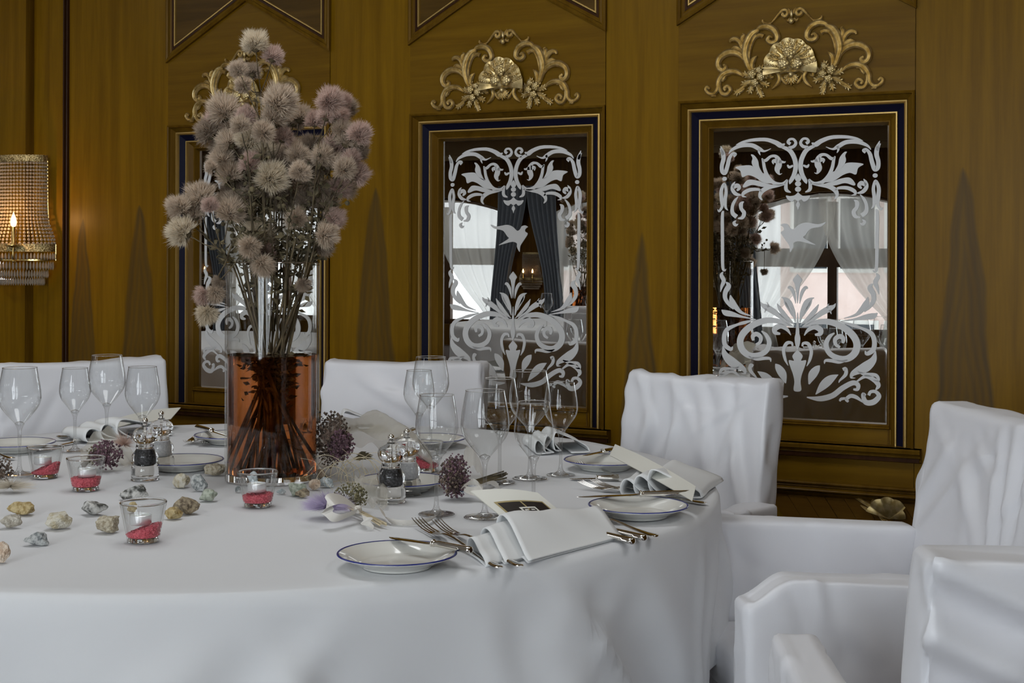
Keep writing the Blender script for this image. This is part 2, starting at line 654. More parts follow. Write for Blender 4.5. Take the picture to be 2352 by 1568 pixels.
# chevron planks of the dado under the third mirror
cw = (MT['wood_h'], wood('walnut plank', axis='x', rot=.6, base=(.165, .082, .012), dark=(.115, .053, .007)),
      wood('walnut plank reverse', axis='x', rot=-.6, base=(.15, .072, .010), dark=(.105, .048, .006)))
cx_ = FRAMES[2] + FW / 2 - .07
for sg in (-1, 1):
    for k in range(9):
        x0, x1 = cx_ + sg * .058 * k, cx_ + sg * (.058 * (k + 1) - .0016)
        d = .46
        zt, zb = .542, .12
        o_ = .0015 * ((k * 7) % 3)
        b = MB()
        xs = [x0, x1, x1 + sg * d * .62, x0 + sg * d * .62]
        lim = lambda x: min(FRAMES[2] + FW + .62, max(.2, x))
        vs = [(xs[0], -o_, zt), (xs[1], -o_, zt), (lim(xs[2]), -o_, zb), (lim(xs[3]), -o_, zb)]
        vs += [(x, .006, z) for x, _, z in vs]
        b.add(vs, [(0, 1, 2, 3), (0, 4, 5, 1), (1, 5, 6, 2), (3, 2, 6, 7), (0, 3, 7, 4)])
        b.build('chevron_plank', cw[1 if sg > 0 else 2], wall_back, smooth=False)

# sills with their dark undersides
for i, s0 in enumerate(FRAMES):
    b = MB()
    prof = [(0, .0), (0, .034), (.004, .038), (.014, .036), (.017, .028), (.022, .024), (.026, .026), (.032, .016), (.040, .014), (.044, .005), (.045, 0)]
    e0, e1 = s0 - .022, s0 + FW + .022
    vs = [(s, -o, SILL - a) for s in (e0, e1) for a, o in prof]
    k = len(prof)
    b.add(vs, [(a, a + 1, k + a + 1, k + a) for a in range(k - 1)] + [tuple(range(k)), tuple(range(2 * k - 1, k - 1, -1)), (0, k, k + 0, 0)][:2])
    b.v += []
    o = b.build('mirror_sill', MT['wood_mould'], wall_back, smooth=False)
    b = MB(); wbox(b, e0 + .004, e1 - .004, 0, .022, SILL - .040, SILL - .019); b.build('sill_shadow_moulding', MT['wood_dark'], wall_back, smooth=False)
    b = MB(); wbox(b, e0, e1, -.08, .034, SILL - .003, SILL); b.build('sill_top', MT['wood_mould'], wall_back, smooth=False)

# upper panels with a peaked lower edge
for i, s0 in enumerate(FRAMES):
    a, c, z = s0 - .004, s0 + FW / 2, 2.012
    bb = s0 + FW + .004
    slope = .562
    path = [(a, 2.66), (a, z), (c, z + (c - a) * slope), (bb, z), (bb, 2.66)]
    out = [(0, .004), (0, .016), (.006, .020), (.013, .016), (.014, .011), (.020, .013), (.026, .009)]
    moulding('peaked_moulding', out, path, MT['wood_mould'], wall_back)
    moulding('peaked_dark_line', [(.026, .006), (.026, .010), (.033, .010), (.034, .006)], path, MT['wood_dark'], wall_back)
    moulding('peaked_gilt_line', [(.034, .005), (.036, .010), (.040, .010), (.042, .005)], path, MT['gold_line'], wall_back)
    for sg in (-1, 1):
        b = MB()
        ins = .040
        pts = [(c + sg * .0, z + (c - a) * slope + ins * 1.2), (c + sg * (FW / 2 - ins), z + ins * .9), (c + sg * (FW / 2 - ins), 2.66), (c, 2.66)]
        b.add([(x, -.005, h) for x, h in pts], [(0, 1, 2, 3)])
        b.build('diagonal_veneer', wood('diagonal walnut', axis='x', rot=sg * .85, base=(.115, .062, .012), dark=(.07, .037, .007)), wall_back, smooth=False)
# ================================================================== framed mirrors, etched glass, gilded carvings
MS0 = FRAMES[2] + FW / 2      # centre line of the bay the drawings were read from
GLASS_O = -.070


def P(px, py, o=0.0):
    s, h = onwall(px, py, o)
    return (s - MS0, h)


CA = lambda x, y: (1540 + x / 3.564, 200 + y / 3.564)     # enlarged views of the photograph the shapes were measured in
CB = lambda x, y: (1540 + x / 3.409, 600 + y / 3.409)
CC = lambda x, y: (1540 + x / 4.055, y / 4.055)


def ribbon(mb, pts, th):
    """flat ribbon with width along a smooth line; pts (x, z, w); lies in local xz, proud towards -y"""
    q = crom(pts, 7)
    n = len(q)
    L, R = [], []
    for i in range(n):
        a, c = q[max(0, i - 1)], q[min(n - 1, i + 1)]
        dx, dz = c[0] - a[0], c[1] - a[1]
        l = math.hypot(dx, dz) or 1
        w = max(.0004, q[i][2]) / 2
        L.append((q[i][0] - dz / l * w, q[i][1] + dx / l * w))
        R.append((q[i][0] + dz / l * w, q[i][1] - dx / l * w))
    vs = [(x, -th, z) for x, z in L] + [(x, -th, z) for x, z in R] + [(x, 0, z) for x, z in L] + [(x, 0, z) for x, z in R]
    fs = []
    for i in range(n - 1):
        fs += [(i, i + 1, n + i + 1, n + i), (2 * n + i, 2 * n + i + 1, i + 1, i), (n + i, n + i + 1, 3 * n + i + 1, 3 * n + i)]
    fs += [(0, n, 3 * n, 2 * n), (n - 1, 3 * n - 1, 4 * n - 1, 2 * n - 1)]
    mb.add(vs, fs)


def patch(mb, pts, th, smooth=True):
    q = crom(list(pts) + [pts[0]], 4)[:-1] if smooth else list(pts)
    tri = tessellate_polygon([[Vector((x, z, 0)) for x, z in q]])
    n = len(q)
    mb.add([(x, -th, z) for x, z in q] + [(x, 0, z) for x, z in q],
           [tuple(t) for t in tri] + [(i, (i + 1) % n, n + (i + 1) % n, n + i) for i in range(n)])


def etch_shapes():
    """right half of the drawing: strokes (view, [(x,y,w)]) and patches (view, [(x,y)])"""
    A, B = CA, CB
    S = [(A, [(1098, 492, 22), (1058, 486, 26), (1038, 458, 24), (1056, 426, 20), (1088, 424, 20), (1102, 446, 24), (1082, 462, 26)]),
         (A, [(1128, 456, 6), (1160, 470, 40), (1210, 440, 36), (1290, 412, 30), (1400, 408, 26), (1490, 420, 18), (1548, 440, 4)]),
         (A, [(1612, 512, 6), (1580, 478, 22), (1500, 448, 34), (1410, 452, 34), (1345, 486, 34), (1300, 508, 16), (1245, 490, 4)]),
         (A, [(1340, 482, 20), (1346, 512, 18), (1334, 540, 4)]),
         (A, [(1150, 482, 24), (1085, 518, 36), (1046, 590, 38), (1038, 660, 38), (1052, 720, 36), (1078, 768, 30), (1086, 792, 4)]),
         (A, [(1060, 640, 14), (1090, 652, 22), (1106, 632, 10)]),
         (A, [(1108, 752, 6), (1150, 786, 22), (1216, 776, 30), (1268, 724, 32), (1296, 660, 28), (1308, 600, 24), (1320, 566, 10)]),
         (A, [(1322, 572, 4), (1290, 586, 26), (1248, 556, 22), (1206, 556, 26), (1180, 588, 40), (1178, 630, 52), (1190, 668, 44), (1172, 706, 14), (1150, 700, 3)]),
         (A, [(1188, 596, 44), (1226, 596, 24), (1222, 622, 6)]), (A, [(1176, 600, 30), (1130, 610, 14), (1124, 600, 3)]),
         (A, [(1112, 790, 4), (1180, 800, 22), (1262, 812, 34), (1318, 842, 38), (1336, 884, 26), (1316, 916, 8)]),
         (A, [(1318, 846, 10), (1350, 826, 22), (1420, 826, 30), (1474, 850, 30), (1484, 876, 18), (1452, 886, 4)]),
         (A, [(1500, 868, 10), (1546, 856, 30), (1576, 818, 30), (1570, 780, 26), (1552, 752, 4)]),
         (A, [(1572, 804, 26), (1536, 786, 36), (1516, 806, 30), (1536, 830, 14)]),
         (A, [(1524, 880, 6), (1556, 918, 24), (1576, 968, 26), (1572, 1020, 34), (1536, 1052, 36)]),
         (A, [(1474, 924, 6), (1498, 944, 34), (1496, 984, 30), (1472, 1020, 34), (1486, 1058, 30), (1526, 1066, 8)]),
         (A, [(1540, 1082, 4), (1560, 1102, 26), (1544, 1122, 24), (1522, 1112, 4)]),
         (A, [(1100, 755, 4), (1116, 800, 26), (1112, 840, 28), (1076, 860, 8)]),
         (A, [(1568, 536, 22), (1548, 518, 18), (1574, 510, 20), (1604, 548, 30), (1620, 610, 34), (1642, 672, 34), (1668, 660, 34), (1672, 610, 34), (1658, 552, 36), (1664, 500, 34), (1684, 440, 4)]),
         (A, [(1692, 462, 4), (1672, 490, 26), (1660, 520, 20)]),
         (A, [(1614, 996, 4), (1636, 966, 22), (1640, 900, 30), (1632, 830, 26), (1650, 768, 22), (1676, 826, 30), (1672, 900, 32), (1668, 962, 24), (1694, 1000, 18), (1708, 984, 4)]),
         (A, [(1652, 1000, 10), (1664, 1040, 26), (1662, 1250, 28), (1658, 1470, 26), (1642, 1510, 16), (1628, 1496, 4)]),
         (B, [(1582, 92, 6), (1596, 120, 30), (1576, 164, 34), (1592, 210, 24), (1604, 258, 4)]),
         (B, [(1556, 174, 6), (1534, 206, 40), (1560, 256, 38), (1562, 306, 34), (1530, 356, 26), (1490, 394, 8)]),
         (B, [(1518, 280, 6), (1504, 330, 44), (1468, 380, 40), (1420, 420, 22), (1330, 446, 4)]),
         (B, [(1592, 404, 6), (1560, 426, 44), (1500, 436, 40), (1420, 452, 18), (1300, 470, 4)]),
         (B, [(1018, 512, 6), (1060, 496, 26), (1130, 474, 40), (1220, 474, 46), (1320, 512, 50), (1398, 576, 54), (1432, 646, 54), (1416, 716, 54), (1358, 760, 50), (1284, 756, 44), (1216, 716, 40), (1192, 650, 38), (1216, 592, 30), (1256, 560, 10)]),
         (B, [(1360, 770, 6), (1300, 786, 26), (1230, 776, 26), (1186, 776, 20), (1178, 802, 4)]),
         (B, [(1300, 672, 20), (1268, 650, 26), (1262, 610, 32), (1296, 586, 36), (1326, 604, 34), (1322, 640, 20)]),
         (B, [(1300, 470, 4), (1400, 500, 26), (1460, 520, 20), (1540, 560, 34), (1568, 620, 36), (1560, 690, 36), (1512, 722, 30), (1496, 700, 8)]),
         (B, [(1578, 700, 6), (1560, 770, 50), (1500, 826, 76), (1436, 856, 54), (1398, 880, 36), (1388, 908, 16), (1420, 912, 3)]),
         (B, [(1560, 930, 4), (1600, 930, 20), (1580, 890, 26), (1500, 884, 28), (1440, 862, 8)]),
         (B, [(1430, 940, 12), (1500, 900, 26), (1570, 930, 36), (1600, 970, 34), (1580, 1004, 10)]),
         (B, [(1500, 1050, 22), (1480, 1040, 28), (1500, 1100, 40), (1560, 1100, 42), (1604, 1056, 36), (1580, 1020, 26), (1540, 1020, 24), (1524, 1048, 22)]),
         (B, [(1040, 1062, 8), (1140, 1074, 40), (1240, 1050, 42), (1320, 990, 40), (1400, 950, 38), (1440, 966, 34), (1436, 1000, 26), (1404, 1000, 14)]),
         (B, [(1480, 1102, 8), (1430, 1064, 28), (1384, 1052, 30), (1350, 1078, 26), (1366, 1098, 16)]),
         (B, [(1350, 1070, 16), (1310, 1076, 22), (1298, 1094, 12)]),
         (B, [(1322, 846, 24), (1344, 840, 26), (1344, 884, 28), (1300, 930, 14), (1290, 950, 3)]),
         (B, [(1020, 580, 6), (1050, 538, 26), (1100, 512, 40), (1146, 534, 44), (1144, 566, 34), (1104, 574, 16)]),
         (B, [(1040, 820, 4), (1064, 770, 22), (1076, 700, 26), (1052, 646, 28), (1014, 640, 20), (1006, 664, 14)]),
         (B, [(1110, 1040, 6), (1170, 970, 62), (1226, 920, 60), (1286, 886, 4)]),
         (B, [(1058, 960, 10), (1084, 890, 64), (1120, 840, 50), (1142, 814, 4)]),
         (B, [(986, 476, 6), (1004, 400, 34), (1040, 330, 52), (1062, 300, 30), (1098, 284, 3)]),
         (B, [(1010, 430, 6), (1060, 340, 20), (1080, 300, 4)]),
         (B, [(990, 500, 6), (1050, 440, 22), (1100, 390, 34), (1132, 336, 4)]),
         (B, [(1006, 512, 8), (1090, 450, 30), (1160, 400, 44), (1216, 370, 46), (1250, 352, 26), (1266, 328, 3)]),
         (B, [(1200, 366, 22), (1206, 342, 8), (1216, 330, 3)]), (B, [(1220, 380, 20), (1232, 412, 4)]),
         (B, [(1012, 490, 4), (1080, 440, 14), (1118, 410, 4)]),
         (B, [(984, 330, 4), (1000, 250, 26), (1030, 204, 24), (1046, 214, 10)]),
         (B, [(968, 560, 30), (968, 480, 16), (968, 400, 3)]), (B, [(968, 560, 26), (968, 600, 44), (968, 650, 34), (968, 690, 4)])]
    Pt = [(A, [(1200, 782), (1290, 702), (1370, 664), (1412, 622), (1500, 620), (1552, 632), (1508, 662), (1490, 716), (1440, 702), (1380, 722), (1300, 772)]),
          (A, [(1306, 704), (1342, 640), (1356, 580), (1390, 536), (1416, 530), (1402, 560), (1408, 604), (1374, 660)]),
          (A, [(1216, 796), (1300, 772), (1370, 748), (1440, 742), (1482, 786), (1472, 806), (1400, 786), (1310, 806)]),
          (A, [(1017, 706), (1042, 744), (1034, 768), (1017, 774), (1000, 768), (992, 744)]),
          (A, [(1017, 860), (1046, 886), (1082, 892), (1116, 888), (1100, 920), (1066, 938), (1044, 920), (1017, 934), (990, 920), (968, 938), (934, 920), (918, 888), (952, 892), (988, 886)]),
          (A, [(1017, 930), (1034, 962), (1024, 984), (1017, 1006), (1010, 984), (1000, 962)]),
          (B, [(968, 98), (1004, 144), (990, 176), (978, 250), (968, 330), (958, 250), (946, 176), (932, 144)]),
          (B, [(968, 690), (1008, 738), (996, 776), (1036, 774), (1022, 830), (1004, 880), (992, 940), (996, 1010), (940, 1010), (944, 940), (932, 880), (914, 830), (900, 774), (940, 776), (928, 738)])]
    for c, r in (((1017, 792), 25), ((1017, 836), 25), ((1647, 724), 21)):
        Pt.append((A, [(c[0] + r * math.cos(k * PI / 5), c[1] + r * .85 * math.sin(k * PI / 5)) for k in range(10)]))
    bird = [(A, [(872, 1130), (900, 1116), (934, 1124), (952, 1152), (980, 1162), (1020, 1128), (1080, 1108), (1180, 1122), (1244, 1104), (1206, 1140), (1120, 1160), (1078, 1210), (1060, 1230), (1110, 1262), (1160, 1292), (1060, 1268), (1016, 1262), (980, 1276), (978, 1310), (952, 1352), (946, 1300), (910, 1246), (876, 1192), (900, 1170), (896, 1146)])]
    return S, Pt, bird


eS, ePt, ebird = etch_shapes()
pxm = abs(onwall(1851, 600, GLASS_O)[0] - onwall(1850, 600, GLASS_O)[0])      # metres per photo pixel there


def conv(view, pts, o):
    k = 3.564 if view is CA else (3.409 if view is CB else 4.055)
    r = []
    for p in pts:
        s, h = P(*view(p[0], p[1]), o)
        r.append((s, h) + ((p[2] / k * pxm * (1.0 if view is not CC else 1.5),) if len(p) > 2 else ()))
    return r


def etched_mesh(flip):
    b = MB()
    ax = sum(conv(CB, [(968, 300), (968, 800)], GLASS_O)[i][0] for i in (0, 1)) / 2
    ax2 = conv(CA, [(1017, 800)], GLASS_O)[0][0]
    for sg in (1, -1):
        for vw, pts in eS:
            q = conv(vw, pts, GLASS_O)
            a = ax2 if vw is CA else ax
            ribbon(b, [((x - a) * sg, z, w) for x, z, w in q], .0012 if sg > 0 else .0011)
        for vw, pts in ePt:
            q = conv(vw, pts, GLASS_O)
            a = ax2 if vw is CA else ax
            if sg < 0 and max(abs(x - a) for x, z in q) < .045:
                continue
            patch(b, [((x - a) * sg, z) for x, z in q], .0014 if sg > 0 else .0013)
    for vw, pts in ebird:
        q = conv(vw, pts, GLASS_O)
        patch(b, [((x - ax2) * (-1 if flip else 1), z) for x, z in q], .0013)
    return b.mesh('etched_design', MT['etch'], smooth=False)


GH0, GH1 = P(*(2036, 971), GLASS_O)[1], P(*(2040, 271.5), GLASS_O)[1]
INW = .0945
mir_lab = ['leftmost framed wall mirror with etched scrollwork, half hidden by the vase of dried flowers',
           'middle framed wall mirror with etched scrollwork and a dove facing right',
           'rightmost framed wall mirror with etched scrollwork and a dove facing left']
em = [etched_mesh(True), None, etched_mesh(False)]
em[1] = em[0]
prof_bands = [('outer_moulding', 'wood_mould', [(0, .004), (0, .010), (.004, .013), (.008, .010), (.010, .002), (.016, -.004), (.025, -.016)]),
              ('gilt_outer_fillet', 'gold_line', [(.025, -.016), (.026, -.010), (.030, -.009), (.032, -.014), (.034, -.012), (.036, -.021)]),
              ('navy_band', 'navy', [(.036, -.021), (.057, -.036)]),
              ('gilt_inner_fillet', 'gold_line', [(.057, -.036), (.058, -.029), (.062, -.029), (.064, -.040)]),
              ('inner_moulding', 'wood_mould', [(.064, -.040), (.080, -.052), (.082, -.048), (.086, -.047), (.0945, -.072)])]
for i, s0 in enumerate(FRAMES):
    e = empty('framed_mirror', wall_pt(s0 + FW / 2, 0, SILL), -TH, mir_lab[i], 'mirror', 'etched mirrors in the panelled wall')
    hw, H = FW / 2, TOPH - SILL
    for nm, mk, pr in prof_bands:
        moulding(nm, [(-a, o) for a, o in pr], [(-hw, 0), (-hw, H), (hw, H), (hw, 0)], MT[mk], e)
    g0, g1 = GH0 - SILL, H - INW
    b = MB(); b.box(-hw + .064, hw - .064, .050, .085, 0, g0 - .018); b.build('bottom_board', MT['wood_h'], e, smooth=False)
    moulding('bottom_bead', [(0, -.085), (0, -.046), (.003, -.042), (.007, -.046), (.010, -.044), (.015, -.050), (.018, -.072)],
             [(-hw + .082, g0 - .018), (hw - .082, g0 - .018)], MT['wood_mould'], e)
    gl = MB(); gl.add([(-hw + .09, .0705, g0 - .01), (hw - .09, .0705, g0 - .01), (hw - .09, .0705, g1 + .01), (-hw + .09, .0705, g1 + .01)], [(0, 1, 2, 3)])
    g = gl.build('mirror_glass', MT['mirror'], e, smooth=False)
    # the drawing's heights are absolute; shift into the frame
    obj('etched_design', em[i], g, M=Matrix.Translation((0, .0702, -SILL)), label='white frosted acanthus scrolls etched on the glass')


# ------------------------------------------------------------------ gilded carved ornaments
def relief(mb, pts, o0=.0, hk=.55, groove=True):
    """carved scroll: domed ribbon with a groove, proud of the wall"""
    q = crom(pts, 6)
    n = len(q)
    prof = [(-1, 0), (-.92, .55), (-.55, .95), (-.22, .72), (0, 1.0), (.22, .72), (.55, .95), (.92, .55), (1, 0)] if groove else \
           [(-1, 0), (-.85, .6), (-.45, .93), (0, 1.0), (.45, .93), (.85, .6), (1, 0)]
    k = len(prof)
    vs, fs = [], []
    for i in range(n):
        a, c = q[max(0, i - 1)], q[min(n - 1, i + 1)]
        dx, dz = c[0] - a[0], c[1] - a[1]
        l = math.hypot(dx, dz) or 1
        w = max(.0012, q[i][2]) / 2
        for u, hgt in prof:
            vs.append((q[i][0] - dz / l * w * u, -(o0 + hgt * (.003 + w * 2 * hk)), q[i][1] + dx / l * w * u))
    for i in range(n - 1):
        for j in range(k - 1):
            fs.append((i * k + j, i * k + j + 1, (i + 1) * k + j + 1, (i + 1) * k + j))
    fs += [tuple(range(k)), tuple((n - 1) * k + j for j in range(k))]
    mb.add(vs, fs)


def rosette(mb, x, z, r, o):
    for ring, (rr, oo, m) in enumerate(((1, .0, 5), (.62, .004, 5), (.3, .007, 3))):
        for k in range(m):
            a = 2 * PI * (k + ring * .5) / m
            mb.ball((x + math.cos(a) * r * rr * .6, -(o + oo), z + math.sin(a) * r * rr * .6), r * (.5 if ring < 2 else .35) * (1 - .15 * ring), 8, 5, (1, .55, 1))


def leaf3(mb, x, z, ang, L, w, o):
    c, s = math.cos(ang), math.sin(ang)
    pts = [(x, z, w * .4), (x + c * L * .3, z + s * L * .3, w), (x + c * L * .7, z + s * L * .7, w * .75), (x + c * L, z + s * L, .002)]
    relief(mb, pts, o, .25)
    for t in (.35, .6):
        for sg in (-1, 1):
            a2 = ang + sg * .8
            xx, zz = x + c * L * t, z + s * L * t
            relief(mb, [(xx, zz, w * .45), (xx + math.cos(a2) * L * .22, zz + math.sin(a2) * L * .22, w * .4), (xx + math.cos(a2) * L * .36, zz + math.sin(a2) * L * .36, .002)], o, .3, False)


AX = 1136


def gc(pts):
    return [(x, z, w) for x, z, w in conv(CC, pts, .004)]


ACX = conv(CC, [(AX, 500)], .004)[0][0]
half_scrolls = [
    [(944, 218, 8), (985, 170, 14), (1020, 128, 18), (1052, 98, 22), (1088, 100, 22), (1096, 130, 24), (1074, 154, 26), (1050, 140, 24), (1058, 122, 14)],
    [(944, 220, 14), (905, 226, 18), (868, 208, 16), (866, 186, 10)],
    [(1098, 76, 5), (1110, 100, 20), (1128, 130, 22)], [(1080, 180, 6), (1096, 198, 18), (1120, 180, 22)],
    [(798, 296, 10), (840, 262, 34), (905, 250, 40), (968, 280, 42), (1000, 336, 38), (990, 384, 34), (946, 400, 34), (912, 376, 32), (930, 344, 24), (958, 354, 14)],
    [(782, 690, 14), (742, 640, 32), (712, 560, 44), (702, 490, 50), (722, 400, 54), (766, 322, 50), (830, 280, 24)],
    [(872, 342, 34), (840, 330, 28), (790, 352, 28), (756, 420, 26), (740, 500, 22), (738, 560, 10)],
    [(696, 500, 12), (672, 440, 28), (650, 390, 34), (610, 366, 34), (572, 376, 28), (562, 398, 14)],
    [(700, 470, 12), (684, 410, 26), (676, 360, 34), (690, 330, 24), (676, 318, 12)],
    [(690, 500, 10), (650, 462, 24), (608, 446, 26), (572, 462, 10)],
    [(722, 630, 12), (694, 552, 32), (630, 498, 42), (548, 492, 46), (478, 532, 44), (450, 588, 40), (462, 640, 36), (500, 656, 34), (520, 624, 26), (498, 604, 16)],
    [(784, 690, 10), (764, 620, 30), (776, 560, 34), (812, 522, 8)], [(750, 640, 8), (734, 580, 22), (742, 500, 6)],
    [(690, 716, 14), (630, 676, 34), (560, 668, 38), (494, 700, 42), (454, 764, 36), (446, 826, 30), (414, 872, 26), (366, 872, 24), (334, 836, 22), (348, 812, 22), (372, 830, 16)],
    [(560, 700, 8), (524, 700, 26), (498, 740, 30), (494, 764, 8)],
    [(470, 740, 20), (462, 810, 26), (486, 872, 28), (534, 878, 30), (564, 838, 28), (540, 804, 24), (508, 824, 24), (520, 846, 18)],
    [(430, 840, 6), (408, 886, 22), (430, 896, 8)], [(440, 860, 6), (400, 896, 16), (376, 876, 5)],
    [(946, 834, 6), (996, 790, 24), (1020, 740, 28), (1008, 690, 28), (970, 672, 28), (936, 690, 28), (944, 722, 26), (970, 716, 16)],
    [(1136, 668, 30), (1090, 662, 26), (1040, 676, 22), (1018, 700, 8)],
    [(1030, 700, 6), (1050, 740, 20), (1080, 776, 22), (1104, 780, 6)], [(1136, 700, 30), (1100, 716, 26), (1064, 712, 8)],
    [(612, 866, 26), (650, 838, 20), (700, 800, 18), (740, 770, 10)]]


def ornament_meshes():
    scr = MB()
    for sg in (1, -1):
        for pts in half_scrolls:
            relief(scr, [((x - ACX) * sg, z, w) for x, z, w in gc(pts)], .004, .42)
    cpt = lambda x, y: ((conv(CC, [(x, y)], .004)[0][0] - ACX), conv(CC, [(x, y)], .004)[0][1])
    x0, z0 = cpt(1136, 200)
    scr.ball((0, -.014, z0), .009, 10, 6, (1, .8, 1.1)); scr.ball((0, -.012, z0 + .022), .008, 10, 6, (.7, .8, 1.6))
    # shell: ribs fanned from the base
    sh = MB()
    bx, bz = 0.0, cpt(1136, 655)[1]
    Rt = cpt(1136, 362)[1] - bz
    Rs = abs(cpt(884, 600)[0])
    NU, NV = 78, 12

    def shell(u, v):
        a = -0.16 + (PI + .32) * u
        rib = abs(math.sin(u * 13 * PI / 2 * 1.0))
        rr = v * (1 - .05 * (1 - rib))
        dome = math.sin(min(1, v * 1.02) * PI * .55)
        o = .006 + .030 * dome * (1 - .25 * v) + .007 * rib * v
        return (bx + math.cos(a) * Rs * rr, -o, bz + math.sin(a) * Rt * rr)
    sh.grid(NU, NV, shell)
    for k in range(7):                         # bead rows between the ribs
        a = PI * (k + .5) / 7
        for t in range(5):
            v = .55 + .1 * t
            p = shell((a + .16) / (PI + .32), v)
            sh.ball((p[0], p[1] - .001, p[2]), .0038, 6, 4)
    ro = MB()
    for x, y, r in ((1136, 500, 46), (1075, 604, 44), (1197, 604, 44)):
        px_, pz_ = cpt(x, y)
        rosette(ro, px_, pz_, r / 4.055 * pxm * 1.25, .036)
    for k in range(9):
        a = PI * (k + .5) / 9
        leaf3(ro, math.cos(a) * .034, bz + .025 + math.sin(a) * .03, a, .035, .012, .033)
    cls = []
    for sg in (1, -1):
        cl = MB()
        cls.append(cl)
        cx, cz = cpt(800, 742)
        cx *= sg
        for k in range(8):
            a = k * 2 * PI / 8 + .3
            leaf3(cl, cx + math.cos(a) * .012, cz + math.sin(a) * .012, a, .040, .017, .004)
        for k, (dx, dz, r) in enumerate(((-.010, .016, .014), (.018, .006, .013), (-.002, -.012, .013), (.012, .028, .010))):
            rosette(cl, cx + dx * sg, cz + dz, r, .018)
        leaf3(cl, cx - .036 * sg, cz - .026, math.atan2(-.5, -1 * sg), .04, .016, .004)
        leaf3(cl, cx + .010 * sg, cz - .03, math.atan2(-1, .4 * sg), .034, .016, .004)
    ct = MB()
    px_, pz_ = cpt(1136, 742)
    for k in range(-2, 3):
        leaf3(ct, 0, pz_ + .018, -PI / 2 + k * .42, .038 - .004 * abs(k), .013, .012)
    ct.ball((0, -.02, pz_ + .014), .009, 8, 6)
    G = MT['gold']
    return [('scrollwork', scr.mesh('scrollwork', G, True, 50)), ('scallop_shell', sh.mesh('scallop_shell', G, True, 60)),
            ('rose_cluster', ro.mesh('rose_cluster', G, True, 50)), ('flower_spray', cls[0].mesh('flower_spray', G, True, 50)), ('flower_spray', cls[1].mesh('flower_spray', G, True, 50)), ('leaf_pendant', ct.mesh('leaf_pendant', G, True, 50))]


om = ornament_meshes()
orn_lab = ['gilded carved shell and scroll ornament on the wall behind the dried flowers',
           'gilded carved shell and scroll ornament above the middle mirror',
           'gilded carved shell and scroll ornament above the rightmost mirror']
for i, s0 in enumerate(FRAMES):
    hb = 1.79
    e = empty('gilded_ornament', wall_pt(s0 + FW / 2 + .0, .004, hb), -TH, orn_lab[i], 'ornament', 'gilded carvings over the mirrors')
    for nm, me in om:
        obj(nm, me, e, M=Matrix.Translation((ACX if i == 2 else 0, 0, -hb)))

# gilded corner shell in the dado panel
cs, ch = onwall(2000, 1150, .0)
e = empty('corner_shell_ornament', wall_pt(cs, 0, .47), -TH, 'small gilded scallop corner carving low on the panelling beside the right chair', 'ornament')
b = MB()


def cshell(u, v):
    a = PI * .04 + PI * .86 * u
    rib = abs(math.sin(u * 9 * PI / 2))
    rr = v * .055 * (1 - .06 * (1 - rib)) * (1.25 if u > .2 else 1)
    return (.055 + math.cos(a) * rr, -(.004 + .016 * math.sin(v * PI * .6) + .004 * rib * v), .022 + math.sin(a) * rr)


b.grid(54, 8, cshell)
b.build('scallop', MT['gold'], e, angle=60)
b = MB()
relief(b, [(.050, .014, .008), (.035, .022, .014), (.014, .046, .012), (-.02, .066, .012), (-.055, .082, .004)], 0, .5)
relief(b, [(.02, .042, .006), (-.006, .044, .012), (-.03, .056, .004)], 0, .5)
relief(b, [(-.02, .066, .006), (-.034, .080, .010), (-.058, .088, .010)], 0, .5)
relief(b, [(.05, .085, .01), (.02, .086, .012), (.006, .066, .012), (.02, .052, .010), (.032, .062, .006)], 0, .5)
relief(b, [(.055, .016, .012), (.056, .0, .010), (.052, -.02, .003)], 0, .5)
b.build('leaf_tendrils', MT['gold'], e, angle=50)
# ================================================================== table, cloth, covered chairs
TZ = 0.77
TC = Vector((-0.62, 3.13, 0))
TR = 1.075


